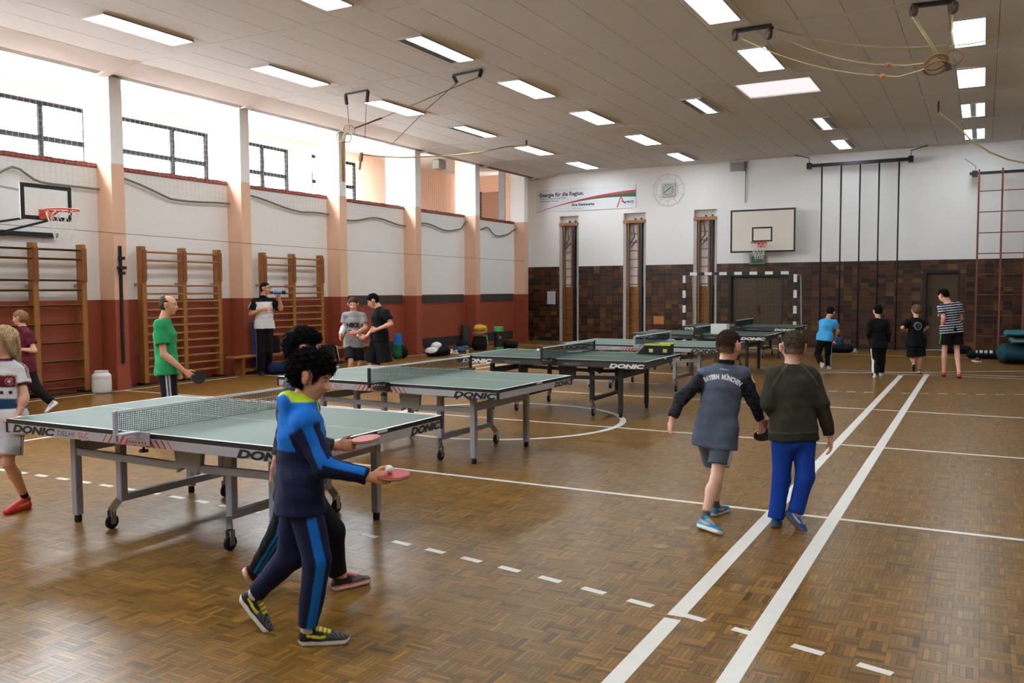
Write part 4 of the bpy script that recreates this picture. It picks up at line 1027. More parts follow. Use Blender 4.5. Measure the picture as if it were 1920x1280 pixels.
def hand_prims(W, d, n, th, L, curl, thumb=.6, spread=.0):
    """W wrist, d finger direction, n palm side normal, th thumb side; L hand length"""
    d, n = unit(d), np.array(n, float); n = unit(n-d*(n@unit(d))); th = np.array(th, float); th = unit(th-d*(th@d)-n*(th@n))
    pr = [ECone(W, W+d*.28*L, .155*L, .115*L, .2*L, .095*L, th, k=.012), ECone(W+d*.25*L, W+d*.5*L, .2*L, .095*L, .215*L, .08*L, th, k=.012)]
    for i, (o, fl) in enumerate(((.155, .40), (.055, .45), (-.05, .42), (-.15, .33))):
        p = W+d*.5*L+th*o*L; a = .15
        dirv = unit(d+th*spread*o*3)
        for s, (fr, r0, r1) in enumerate(((.45, .05, .046), (.31, .046, .041), (.24, .041, .034))):
            a += curl*(1.0 if s else .7); v = dirv*math.cos(a)+n*math.sin(a); q = p+v*fl*L*fr
            pr.append(Cone(p, q, r0*L, r1*L, k=.006)); p = q
    p = W+d*.16*L+th*.15*L; v = unit(th*.75+d*.75+n*.25*thumb); q = p+v*.2*L; pr.append(Cone(p, q, .07*L, .054*L, k=.012))
    v2 = unit(d*.9+th*.25+n*.7*thumb); q2 = q+v2*.17*L; pr.append(Cone(q, q2, .054*L, .047*L, k=.006)); pr.append(Cone(q2, q2+unit(v2+n*.3*thumb)*.12*L, .047*L, .038*L, k=.006))
    return pr
def seg_t(V, a, b):
    ab = b-a; t = ((V-a)@ab)/(ab@ab); q = V-a-np.clip(t, 0, 1)[:, None]*ab; return t, q, np.linalg.norm(q, axis=1)
def ss(x, a, b): t = np.clip((x-a)/(b-a), 0, 1); return t*t*(3-2*t)
def mixc(A, B, w): return A*(1-w[:, None])+np.array(B)*w[:, None]

def person(label, J, h, face, hh, skin, hair, top, bot, shoes, res=.010, hres=.0055, build=1.0, hands=None, up=(0, 1, 0), headscale=1.0, arms_bare=None, extra=None):
    """J joints: name -> world point.  hands: {'l': dict, 'r': dict}."""
    S = h/1.75*build; J = {k: np.array(v, float) for k, v in J.items()}
    gx, gy = (J['hel']+J['her'])[:2]/2; base = np.array((gx, gy, 0.0))
    o = empty('person', tuple(base), 0, label, 'person')
    pel = (J['hpl']+J['hpr'])/2; nk = J['neck']; hd = J['head']
    ux = unit(J['shr']-J['shl']); ax = unit(nk-pel); fw = unit(np.cross(ax, ux)); ux = unit(np.cross(fw, ax))*1.0   # ux: to the person's right? keep sign
    if ux@(J['shr']-J['shl']) < 0: ux = -ux
    hx = unit(J['hpr']-J['hpl'])
    tl = np.linalg.norm(nk-pel)
    F_ = unit(face); U_ = np.array(cv(*up)); U_ = unit(U_-F_*(U_@F_)); R_ = np.cross(F_, U_); FR = [R_, F_, U_]
    sh = .5*np.linalg.norm(J['shr']-J['shl'])
    # --- body (one surface)
    cl = .86
    waist = pel+ax*tl*.30; chest = pel+ax*tl*.68; uch = pel+ax*tl*.88
    B = [ECone(pel-ax*.02, waist, .145*S*cl, .10*S*cl, .125*S*cl, .088*S*cl, ux), ECone(waist, chest, .125*S*cl, .088*S*cl, .15*S*cl, .105*S*cl, ux), ECone(chest, uch, .15*S*cl, .1*S*cl, .12*S*cl, .075*S*cl, ux)]
    for s in 'lr': B.append(Cone(nk-ax*.02, J['sh'+s], .05*S, .048*S, k=.03))
    neckr = .052*S*(1.05 if h > 1.6 else 1.0)
    B.append(Cone(nk-ax*.04*S, hd-U_*.12*hh-F_*.06*hh, neckr*1.12, neckr, k=.03))
    bare = arms_bare
    for s in 'lr':
        a, e, w = J['sh'+s], J['el'+s], J['wr'+s]
        m_ = e+(w-e)*.28
        B += [Cone(a, e, .05*S, .038*S), Cone(e, m_, .039*S, .041*S), Cone(m_, w, .041*S, .026*S)]
    ank = {}
    for s in 'lr':
        t = unit(J['to'+s]-J['he'+s]); kn = J['kn'+s]; n = kn-J['he'+s]; n = unit(n-t*(n@t)); J['n'+s] = n; J['t'+s] = t
        A = J['he'+s]+t*.052*S+n*.092*S; ank[s] = A; H = J['hp'+s]; cm = kn+(A-kn)*.3-unit(t)*.012*S
        B += [Cone(H, kn, .08*S, .05*S), Cone(kn, cm, .05*S, .052*S), Cone(cm, A, .052*S, .033*S), Cone(A, A-n*.03*S+t*.06*S, .034*S, .03*S)]
    # head
    def hp(x, y, z): return hd+(R_*x+F_*y+U_*z)*hh
    HD = [Ell(hp(0, -.05, .12), np.array((.335, .41, .36))*hh, FR), Ell(hp(0, .10, -.17), np.array((.25, .28, .30))*hh, FR, k=.03), Ell(hp(0, .22, -.38), np.array((.13, .12, .11))*hh, FR, k=.02),
          Ell(hp(.14, .24, -.12), np.array((.12, .12, .12))*hh, FR, k=.03), Ell(hp(-.14, .24, -.12), np.array((.12, .12, .12))*hh, FR, k=.03),
          Cone(hp(0, .355, .05), hp(0, .455, -.115), .03*hh, .05*hh, k=.012), Ell(hp(.05, .40, -.13), np.array((.04, .05, .035))*hh, FR, k=.008), Ell(hp(-.05, .40, -.13), np.array((.04, .05, .035))*hh, FR, k=.008),
          Ell(hp(0, .365, -.235), np.array((.10, .045, .028))*hh, FR, k=.008), Ell(hp(0, .355, -.285), np.array((.085, .045, .03))*hh, FR, k=.008), Cone(hp(-.2, .30, .10), hp(.2, .30, .10), .05*hh, .05*hh, k=.02),
          Cone(hp(0, -.06, -.12), nk+(hd-nk)*.15, neckr, neckr*1.1, k=.03)]
    for sx in (-1, 1):
        HD += [Ell(hp(sx*.385, -.02, -.03), np.array((.055, .09, .15))*hh, [unit(R_+F_*-.35*sx), unit(F_+R_*.35*sx), U_], k=.006), Ell(hp(sx*.415, -.05, .045), np.array((.035, .085, .08))*hh, FR, k=.006)]
    subs = [Ell(hp(sx*.145, .40, .035), np.array((.075, .06, .05))*hh, FR, k=.02) for sx in (-1, 1)]
    eyes = [Ell(hp(sx*.145, .315, .02), np.array((.062, .05, .045))*hh, FR, k=.004) for sx in (-1, 1)]
    sk = SKINS[skin]; hcol = np.array(hair.get('col', c8(20, 18, 18)))
    def headp(V): q = V-hd; return (q@R_)/hh, (q@F_)/hh, (q@U_)/hh
    def paint_body(V):
        C = np.tile(sk, (len(V), 1)); x, y, z = headp(V); near = (np.abs(x) < .5)&(np.abs(y) < .6)&(np.abs(z) < .62)
        front = near&(y > .2)
        C = mixc(C, sk*np.array((1.0, .84, .8)), np.where(front, ss(-np.abs(np.abs(x)-.19), -.12, 0)*ss(-np.abs(z+.12), -.1, 0)*.35, 0))
        C = mixc(C, sk*np.array((.78, .5, .48)), np.where(front&(np.abs(x) < .10), ss(-np.abs(z+.258), -.04, -.022)*.6, 0))
        for sx in (-1, 1):
            r = np.hypot(x-sx*.145, (z-.025)*1.5)
            C = mixc(C, c8(232, 228, 224), np.where(front&(y > .25), ss(-r, -.058, -.046)*.8, 0)); C = mixc(C, c8(40, 28, 22), np.where(front&(y > .25), ss(-r, -.044, -.034), 0))
            C = mixc(C, np.minimum(hcol*1.3, sk*.6), np.where(front, ss(-np.abs(x-sx*.15), -.1, -.08)*ss(-np.abs(z-.115+np.abs(x-sx*.15)*.15), -.035, -.018)*.85, 0))
            e_ = near&(np.abs(x-sx*.40) < .075)&(np.abs(y+.02) < .14); C = mixc(C, sk*np.array((1.0, .72, .68)), np.where(e_, .55, 0))
        for w_, s in (('wrl', 'l'), ('wrr', 'r')):
            dist = np.linalg.norm(V-J[w_], axis=1); C = mixc(C, sk*np.array((1.0, .84, .8)), ss(-dist, -.2*S, -.06*S)*.7)
        if bot.get('socks') is not None:
            for s in 'lr':
                t, q, dd = seg_t(V, J['kn'+s], ank[s]); C = mixc(C, bot['socks'], np.where(dd < .09*S, ss(t, bot.get('sock_t', .72), bot.get('sock_t', .72)+.02), 0))
        if extra and 'body_paint' in extra: C = extra['body_paint'](V, C, J)
        return C
    chunks = [(B, max(res, .009)), (HD, hres, None, None, subs), (eyes, max(.003, hres*.7))]
    L = .102*h
    for s in 'lr':
        hs = (hands or {}).get(s, {}); e, w = J['el'+s], J['wr'+s]; d = unit(hs.get('d', unit(w-e))); out = ux if s == 'r' else -ux
        n = hs.get('n', -out); th = hs.get('th', fw); J['hd'+s] = d
        hpz = [Cone(e+(w-e)*.72, w, .034*S, .026*S, k=.012)]+hand_prims(w+d*.01, d, n, th, L, hs.get('curl', .32), hs.get('thumb', .6), hs.get('spread', 0))
        chunks.append((hpz, min(hres*.8, .0055) if hres < .008 else hres))
    body = sdf_obj('body', chunks, SKIN, o, base, paint_body)
    # --- hair
    th_ = hair.get('th', .05); style = hair.get('style', 'short'); am = hair.get('amp', .004)
    HP = [Ell(hp(0, -.06+hair.get('back', 0)*-.03, .13), np.array((.34+th_*hair.get('sx', .8), .415+th_, .365+th_*1.1))*hh, FR), Ell(hp(0, -.15, -.06), np.array((.298+th_*hair.get('low', .6), .285+th_*hair.get('low', .6), .33))*hh, FR, k=.02)]
    if style == 'long':
        HP += [Cone(hp(0, -.28, .1), hp(0, -.36, -.72), .3*hh, .22*hh, k=.03)]+[Cone(hp(sx*.33, -.04, .1), hp(sx*.40, -.12, -.62), .1*hh, .13*hh, k=.03) for sx in (-1, 1)]
    fy, fs, nap = hair.get('fy', .10), hair.get('fs', .85), hair.get('nape', -.30)
    def cut(X, Y, Z):
        qx, qy, qz = X-hd[0], Y-hd[1], Z-hd[2]
        x = (qx*R_[0]+qy*R_[1]+qz*R_[2])/hh; y = (qx*F_[0]+qy*F_[1]+qz*F_[2])/hh; z = (qx*U_[0]+qy*U_[1]+qz*U_[2])/hh
        a = (y-fy-fs*(z-.05)-hair.get('side', 0)*np.abs(x))*.7*hh
        if style == 'balding': a = np.maximum(a, (z+.9*y-.24)*.7*hh)
        a = np.maximum(a, (nap-z)*hh)
        if style != 'long':     # leave the ears free
            ear = np.sqrt(((y-.0)/.17)**2+((z+.04)/.215)**2)-1; a = np.maximum(a, np.where(np.abs(x) > .26, -ear*.13*hh, -1.0))
        return a+wob(X, Y, Z, 55, .005)
    hc2 = hair.get('col2', hcol*.55)
    def paint_hair(V):
        x, y, z = headp(V); w = wob(V[:, 0], V[:, 1], V[:, 2], 130, 1.0, n=8)
        C = mixc(np.tile(hcol, (len(V), 1)), hc2, ss(w, -.2, .9)); 
        if 'fade' in hair: C = mixc(C, sk*.62, ss(-z, -.02, .22)*hair['fade'])
        return C
    ht = sdf_obj('hair', [(HP, hres, cut, lambda X, Y, Z: wob(X, Y, Z, hair.get('freq', 70), am, n=8))], HAIR, o, base, paint_hair)
    if hair.get('strands'):
        hm = ht.data; nv = len(hm.vertices); co = np.zeros(nv*3, np.float32); hm.vertices.foreach_get('co', co); co = co.reshape(-1, 3)+base
        no = np.zeros(nv*3, np.float32); hm.vertices.foreach_get('normal', no); no = no.reshape(-1, 3)
        x, y, z = headp(co); ok = np.where((np.linalg.norm(co-hp(0, -.06, .1), axis=1) > .36*hh)&((no*(co-hp(0, -.06, .1))).sum(1) > 0)&(z > nap+.03))[0]
        pick = RNG.choice(ok, hair['strands']); sl_ = hair.get('slen', .02); crl = hair.get('curl', .5); vs, fs_, cs = [], [], []
        for i in pick:
            p = co[i]-no[i]*.003; dn = unit(no[i]*hair.get('lift', .6)+RNG.normal(0, crl, 3)+(-U_*hair.get('down', .5)-F_*hair.get('comb', 0))); q = co[i]+dn*sl_*RNG.uniform(.5, 1.2)*.55; r_ = q+unit(dn+RNG.normal(0, crl, 3)-U_*.5)*sl_*.45
            w2 = unit(np.cross(dn, RNG.normal(0, 1, 3)))*hair.get('sw', .0011); b0 = len(vs); vs += [p-w2, p+w2, q+w2*.8, q-w2*.8, r_]; fs_ += [(b0, b0+1, b0+2, b0+3), (b0+3, b0+2, b0+4)]
            k_ = RNG.uniform(.5, 1.5); cs += [hcol*k_]*5
        sb = MB(); sb.v = [tuple(q-base) for q in vs]; sb.f = fs_; sb.c = [tuple(q) for q in cs]
        me = bpy.data.meshes.new('hair_strands'); me.from_pydata(sb.v, [], sb.f); a_ = me.color_attributes.new('Col', 'FLOAT_COLOR', 'POINT'); a_.data.foreach_set('color', np.c_[np.array(cs), np.ones(len(cs))].astype(np.float32).ravel()); me.materials.append(HAIR); me.update(); link(me, 'hair_strands', ht, stuff=True)
    # --- top garment
    g = top.get('loose', .022)*S*1.1; hem = top.get('hem', -.06)
    hw, hdp = top.get('hw', .15), top.get('hd', .115)
    Tp = [ECone(pel+ax*hem*S, waist, hw*S+g, hdp*S+g*.6, .135*S+g, .10*S+g*.7, ux, flat='a'), ECone(waist, chest, .135*S+g, .10*S+g*.7, .155*S+g*.8, .112*S+g*.6, ux, flat=''), ECone(chest, uch, .155*S+g*.8, .11*S+g*.5, .128*S+g*.4, .08*S+g*.4, ux)]
    sl = top.get('sleeve', .55)
    Tp.append(Cone(nk-ax*.09*S, nk-ax*.004*S, neckr*1.55, neckr*1.3, flat='b', k=.025))
    for s in 'lr':
        a, e, w = J['sh'+s], J['el'+s], J['wr'+s]
        Tp.append(Cone(nk-ax*.035*S, a, .058*S, .06*S+g*.3, k=.03))
        if sl <= 1: 
            q = a+(e-a)*sl; Tp.append(Cone(a, q, .062*S+g*.4, .062*S+g*.75, flat='b', k=.025))
        else:
            Tp.append(Cone(a, e, .062*S+g*.3, .05*S+g*.35, k=.025)); q = e+(w-e)*(sl-1); Tp.append(Cone(e, q, .05*S+g*.35, .036*S+g*.3, flat='b', k=.015))
            if top.get('cuff'): Tp.append(Cone(q-(w-e)*.12, q, .038*S, .036*S, flat='b', k=.006))
    wb_ = bot.get('wide', .02)*S
    for s in 'lr':
        Hh = J['hp'+s]; off_ = (pel-Hh)@ax; rr_ = .09*S+wb_*.5+.022
        Tp.append(Cone(Hh+ax*(off_+.07*S), Hh+ax*(off_+hem*S), rr_*.96, rr_, flat='b', k=.03))
    if top.get('hood'):
        bk = nk-fw*.075*S+ax*.0*S
        Tp += [ECone(bk-ax*.10*S, bk+ax*.0*S, .11*S, .05*S, .125*S, .06*S, ux, k=.03)]
    if top.get('collar'):
        Tp += [Cone(nk-ax*.02*S, nk+ax*.045*S, neckr*1.42, neckr*1.36, flat='b', k=.012)]
    fa = top.get('fold', .005)
    def tdisp(X, Y, Z): return wob(X, Y, Z, 16, fa*.8, (1, 1, 1.6))+wob(Z, X, Y, 38, fa*.35, (1.5, 1, 1))
    K = dict(sl=sl, o=o, J=J, S=S, pel=pel, nk=nk, ax=ax, ux=ux, fw=fw, tl=tl, hd=hd, waist=waist, chest=chest, ank=ank, base=base, sh=sh, L=L, FR=FR, hh=hh, hp=hp, h=h)
    def tloc(V): q = V-pel; return (q@ux)/S, (q@fw)/S, (q@ax)/tl
    K['tloc'] = tloc
    tc = top['col']; K['topf'] = (Tp, tdisp)
    garment = sdf_obj(top.get('name', 'shirt'), [(Tp, top.get('res', res*.85), None, tdisp)], CLOTH, o, base, (lambda V: tc(V, K)) if callable(tc) else tc)
    K['garment'] = garment
    # --- trousers or shorts
    lg = bot.get('len', 1.0); w_ = bot.get('wide', .02)*S; Pv = ECone(pel+ax*(bot.get('rise', .10))*S, pel-ax*.035*S, .128*S+w_*.5, .10*S+w_*.5, .13*S+w_*.6, .105*S+w_*.6, hx, flat='a', k=.03); GR = []
    for s in 'lr':
        Bp = [Pv]
        H, kn, A = J['hp'+s], J['kn'+s], ank[s]; H2 = H-ax*.0
        if lg > .85:
            A2 = A+(A-kn)*(lg-1)
            Bp += [Cone(H2, kn, .09*S+w_*.5, .062*S+w_*.7, k=.03), Cone(kn, A2, .062*S+w_*.7, .048*S+w_*bot.get('flare', .8), flat='b', k=.02)]
        else:
            q = H+(kn-H)*min(1, lg/.55) if lg <= .55 else kn+(A-kn)*(lg-.55)/.45
            Bp += [Cone(H2, q, .088*S+w_*.5, .075*S+w_*bot.get('flare', 1.2), flat='b', k=.03)] if lg <= .55 else [Cone(H2, kn, .092*S+w_*.5, .07*S+w_, k=.03), Cone(kn, q, .07*S+w_, .068*S+w_, flat='b', k=.02)]
        GR.append(Bp)
    fb_ = bot.get('fold', .004)
    def bdisp(X, Y, Z): return wob(X, Y, Z, 11, fb_*.9, (1.3, 1.3, .7))+wob(X, Y, Z, 34, fb_*.35, (1, 1, .8))
    bc = bot['col']
    sdf_obj(bot.get('name', 'trousers'), [(GR, bot.get('res', res*.85), None, bdisp)], CLOTH, o, base, (lambda V: bc(V, K)) if callable(bc) else bc)
    # --- shoes
    for s in 'lr':
        t, n, he = J['t'+s], J['n'+s], J['he'+s]; sd = unit(np.cross(t, n)); Lf = .155*h*shoes.get('scale', 1.0)
        sp = [ECone(he+t*.12*Lf+n*.12*Lf, he+t*.42*Lf+n*.12*Lf, .125*Lf, .15*Lf, .135*Lf, .15*Lf, sd, k=.02), ECone(he+t*.42*Lf+n*.12*Lf, he+t*.88*Lf+n*.085*Lf, .14*Lf, .15*Lf, .125*Lf, .105*Lf, sd, k=.02),
              Cone(he+t*.17*Lf+n*.12*Lf, he+t*.19*Lf+n*.43*Lf, .12*Lf, .125*Lf, flat='b', k=.02), Cone(he+t*.28*Lf+n*.30*Lf, he+t*.66*Lf+n*.16*Lf, .095*Lf, .085*Lf, k=.02),
              ECone(he+t*.12*Lf+n*.05*Lf, he+t*.5*Lf+n*.05*Lf, .14*Lf, .075*Lf, .15*Lf, .075*Lf, sd, k=.005), ECone(he+t*.5*Lf+n*.05*Lf, he+t*.88*Lf+n*.055*Lf, .15*Lf, .075*Lf, .135*Lf, .07*Lf, sd, k=.005)]
        def sole(X, Y, Z): return -((X-he[0])*n[0]+(Y-he[1])*n[1]+(Z-he[2])*n[2])
        def sp_paint(V, t=t, n=n, he=he, sd=sd):
            q = V-he; z = (q@n)/Lf; x = (q@t)/Lf; y = (q@sd)/Lf; C = np.tile(np.array(shoes['col'], float), (len(V), 1))
            if 'col2' in shoes: C = mixc(C, shoes['col2'], ss(x, .42, .5)*ss(-np.abs(z-.2), -.07, -.04)*(np.sin(x*95)*np.sin(z*120) > -.1)*.8)
            if 'swoosh' in shoes: C = mixc(C, shoes['swoosh'], ss(-np.abs(z-.2-.5*(x-.34)**2-.12*(.4-x)), -.032, -.02)*ss(-np.abs(x-.36), -.2, -.16))
            if 'lace' in shoes: C = mixc(C, shoes['lace'], ss(z, .24, .26)*ss(-np.abs(x-.5), -.16, -.13)*ss(-np.abs(y), -.1, -.07)*(.3+.7*(np.sin(x*75) > -.2)))
            if 'rim' in shoes: C = mixc(C, shoes['rim'], ss(z, .39, .41))
            C = mixc(C, shoes['sole'], ss(-z, -.125, -.115))
            if 'sole2' in shoes: C = mixc(C, shoes['sole2'], ss(z, .085, .092)*ss(-z, -.125, -.118))
            if 'tread' in shoes: C = mixc(C, shoes['tread'], ss(-z, -.02, -.008))
            return C
        sdf_obj('shoe', [(sp, max(.005, hres) if hres < .008 else .008, sole, None)], SHOEM, o, base, sp_paint)
    return K
def wjoints(px, d0):        # pixel joints -> world; value (u, v, depth offset) or ('g', u, v[, z]) for ground contact
    J = {}
    for k, q in px.items():
        if q[0] == 'g': J[k] = onz(q[1], q[2], q[3] if len(q) > 3 else 0.0)
        else: J[k] = at(q[0], q[1], d0+q[2])
    return J
def racket(label, centre, axis, nrm, m_, group='table tennis rackets'):
    a = unit(axis); n = np.array(nrm, float); n = unit(n-a*(n@a)); b_ = np.cross(n, a)
    o = empty('table_tennis_racket', tuple(centre), 0, label, 'racket', group)
    ol = []
    for t in np.linspace(0, 2*math.pi, 33)[:-1]:
        ol.append((.0785*math.cos(t)-.0, .075*math.sin(t)))
    def slab(r, z0, z1): 
        vs = [a*x*r+b_*y*r+n*z for z in (z0, z1) for x, y in ol]; N = len(ol)
        return MB().add(vs, [tuple(range(N))[::-1], tuple(range(N, 2*N))]+[(i, (i+1) % N, N+(i+1) % N, N+i) for i in range(N)])
    slab(1.0, -.003, .003).build('blade', m8('racket_ply', (196, 160, 108), rough=.5), o)
    slab(.985, .003, .0065).build('rubber', m_, o); slab(.985, -.0065, -.003).build('rubber', REDR if m_ is RUBBER else RUBBER, o)
    MB().add(*boxv(a*-.120, a, b_, n, .05, .014, .011)).build('handle', m8('racket_handle', (150, 60, 48), rough=.5), o, bevel=.006)
    return o
def boxv(c, a, b_, n, la, lb, ln):
    vs = [np.array(c)+a*x*la+b_*y*lb+n*z*ln for z in (-1, 1) for y in (-1, 1) for x in (-1, 1)]
    return vs, [(0, 2, 3, 1), (4, 5, 7, 6), (0, 1, 5, 4), (2, 6, 7, 3), (0, 4, 6, 2), (1, 3, 7, 5)]
def tball(label, c): return tag(MB().ball((0, 0, 0), .02, 20).build('table_tennis_ball', BALLM, smooth=True, loc=tuple(c)), label, 'ball', 'table tennis balls')
# ------------------------------------------------------------------ the fourteen people
from mathutils.bvhtree import BVHTree
def on_arm(V, K, s):
    J, S = K['J'], K['S']; t1, q1, d1 = seg_t(V, J['sh'+s], J['el'+s]); t2, q2, d2 = seg_t(V, J['el'+s], J['wr'+s])
    return t1, d1, t2, d2, q1, q2
def armmask(V, K):            # 1 on sleeves, 0 on torso
    m = np.zeros(len(V)); x, y, z = K['tloc'](V)
    for s in 'lr':
        t1, d1, t2, d2, q1, q2 = on_arm(V, K, s); sg = 1 if s == 'r' else -1
        a = ss(t1, .05, .16)*(d1 < (.105 if K['sl'] > 1 else .092)*K['S'])*ss(sg*x, .12, .16); b = (d2 < .075*K['S'])&(d2 < d1+.02)&(K['sl'] > 1); m = np.maximum(m, np.maximum(a, np.where(b&(t2 > .0), 1, 0)))
    return m
def legstripe(V, K, col, stripes=((0, 22),), which='lr', out=None, tmax=9):
    C = np.tile(np.array(col, float), (len(V), 1)); J = K['J']; hx = unit(J['hpr']-J['hpl']); W = np.zeros(len(V))
    dist = {}
    for s in 'lr':
        a = seg_t(V, J['hp'+s], J['kn'+s]); b = seg_t(V, J['kn'+s], K['ank'][s]); up_ = a[2] < b[2]; dist[s] = (np.minimum(a[2], b[2]), np.where(up_[:, None], a[1], b[1]), np.where(up_, a[0], 1+b[0]))
    for s in which:
        d, q, t = dist[s]; own = d <= dist['r' if s == 'l' else 'l'][0]
        o_ = np.array(out[s]) if out else hx*(1 if s == 'r' else -1)
        fwd = unit(np.cross(unit(J['hp'+s]-J['kn'+s]), o_)); lat = (q@fwd)/K['S']; side = (q@o_) > .35*d
        for c, w in stripes: hw = w*.0017; W = np.maximum(W, np.where(own&side&(t < tmax), ss(-np.abs(lat-c*.0017), -hw-.005, -hw+.004), 0))
    return C, W
def striped(col, sc_, stripes=((0, 22),), which='lr', out=None):
    def f(V, K): C, W = legstripe(V, K, col, stripes, which, out); return mixc(C, sc_, W)
    return f
NAVY, BLUE, NEON = c8(26, 32, 62), c8(24, 112, 204), c8(206, 236, 60)
BLK = c8(16, 16, 18); WHT = c8(226, 228, 230); GREYC = c8(150, 152, 156)
DARKHAIR = c8(17, 15, 15)
dist_ = lambda u, v: depth(onz(u, v))
MIRROR = lambda s: 'r' if s == 'l' else 'l'

# boy in the blue tracksuit balancing a ball, in front
d0 = dist_(600, 1205)
J7 = wjoints(dict(neck=(567, 750, 0), head=(587, 705, -.01), shr=(572, 792, -.125), shl=(577, 790, .125), elr=(606, 874, -.15), wrr=(690, 894, -.13), ell=(582, 872, .16), wrl=(578, 925, .2),
    hpr=(566, 922, -.075), hpl=(558, 922, .075), knr=(594, 1048, -.085), knl=(549, 1040, .10), her=('g', 560, 1207), tor=('g', 649, 1204), hel=(449, 1118, .2), tol=('g', 497, 1181)), d0)
def col7(V, K):
    x, y, z = K['tloc'](V); C = np.tile(NAVY, (len(V), 1)); C = mixc(C, BLUE, ss(z, .47+.0, .49)*ss(-(y-.2*0), -.6, -.5))
    m = armmask(V, K); C = mixc(C, NAVY, m)
    J = K['J']
    for s in 'lr':
        t1, d1, t2, d2, q1, q2 = on_arm(V, K, s); o_ = K['ux']*(1 if s == 'r' else -1)+K['ax']*.35-K['fw']*.0
        up1 = (q1@unit(o_))/np.maximum(d1, 1e-6); o2 = unit(K['ux']*(1 if s == 'r' else -1)*.75+np.array((0, 0, 1))*.7); up2 = (q2@o2)/np.maximum(d2, 1e-6)
        fore = d2 < d1
        C = mixc(C, BLUE, np.where(~fore, ss(up1, .87, .92)*ss(t1, -.1, .0)*m, 0)); C = mixc(C, BLUE, np.where(fore, ss(up2, .86, .91)*ss(-t2, -.93, -.9)*m, 0))
    rr = np.linalg.norm((V-K['nk'])-((V-K['nk'])@K['ax'])[:, None]*K['ax'], axis=1)
    C = mixc(C, NEON, ss(z, .985, 1.0)*ss(-rr, -.14*K['S'], -.125*K['S'])); C = mixc(C, NEON, ss(-np.abs(x), -.018, -.01)*(y > .06)*ss(z, .35, .4))
    return C
K7 = person('boy in a blue and navy tracksuit balancing a ball on a red racket', J7, 1.40, cv(1, -.42, -.15), .206, 'tan', dict(col=DARKHAIR, col2=DARKHAIR*.5, th=.115, amp=.013, freq=75, fy=.22, fs=.7, nape=-.36, back=1, low=.9, strands=6500, slen=.019, curl=.7, lift=.3, sw=.0015), dict(name='jacket', col=col7, sleeve=1.97, hem=-.10, loose=.026, hood=1, collar=1, cuff=1, res=.006, fold=.006),
    dict(col=striped(NAVY, BLUE, ((4, 15),)), wide=.024, len=.95, flare=.35, fold=.005, res=.0065, socks=c8(196, 196, 194), sock_t=.88), dict(col=c8(26, 27, 29), col2=c8(96, 98, 98), swoosh=c8(222, 206, 52), lace=c8(220, 206, 60), sole=c8(226, 226, 226), scale=1.12, rim=c8(206, 196, 60)),
    res=.009, hres=.0045, build=1.06, hands=dict(r=dict(d=cv(1, -.05, .05), n=cv(0, 0, 1), th=cv(0, 1, 0), curl=.85), l=dict(d=cv(.4, -.9, .1), curl=.4)))
wr = J7['wrr']; rc7 = at(737, 890, depth(wr)+.02)
n7 = unit(np.array((0, 0, 1.))+.10*CF*-1)
racket('red racket with a ball resting on it, held by the boy in the blue tracksuit', rc7, cv(1, .0, .02), n7, REDR)
tball('white ball balanced on the red racket of the boy in the tracksuit', rc7+n7*.0265-CR*.018)
# boy with black hair walking behind him
d0 = dist_(648, 1104)-.12
J8 = wjoints(dict(neck=(560, 700, 0), head=(571, 654, 0), shr=(552, 737, -.14), shl=(560, 735, .14), elr=(578, 826, -.16), wrr=(628, 836, -.1), ell=(536, 806, .13), wrl=(519, 860, .08),
    hpr=(552, 905, -.08), hpl=(560, 905, .08), knr=(530, 990, -.09), knl=(622, 996, .10), her=(452, 1070, -.02), tor=('g', 478, 1106), hel=('g', 622, 1108), tol=('g', 689, 1093)), d0)
def col8(V, K):
    w = wob(V[:, 0], V[:, 1], V[:, 2], 60, 1.0); return mixc(np.tile(c8(52, 54, 62), (len(V), 1)), c8(84, 88, 98), ss(w, .1, .5))
K8 = person('boy with black hair in dark clothes walking behind the tracksuit boy', J8, 1.45, cv(1, -.12, .25), .214, 'tan', dict(col=c8(12, 11, 11), th=.085, amp=.005, freq=70, fy=.16, fs=.8, nape=-.28, strands=4500, slen=.018, curl=.25, lift=.18, comb=-.4, sw=.0013), dict(name='jacket', col=col8, sleeve=1.9, hem=-.08, loose=.022, collar=1),
    dict(col=striped(c8(14, 14, 17), c8(36, 120, 190), ((-7, 3.5), (7, 3.5))), wide=.024, len=.98, flare=.5, fold=.005, res=.007), dict(col=c8(26, 26, 28), col2=c8(120, 120, 124), lace=c8(230, 86, 52), rim=c8(230, 92, 60), sole=c8(236, 220, 214), sole2=c8(238, 112, 78), scale=1.08),
    res=.009, hres=.005, build=1.05, hands=dict(r=dict(d=cv(1, .05, .0), n=cv(0, 0, 1), th=cv(0, 1, 0), curl=.85), l=dict(d=cv(-.1, -1, 0), n=cv(.3, 0, -1), th=cv(1, 0, .3), curl=.3)))
rc8 = at(686, 823, depth(J8['wrr'])+.02)
racket('red racket held level by the boy walking behind the tracksuit boy', rc8, cv(1, .13, .05), np.array((0, 0, 1.))-.08*CF, REDR)
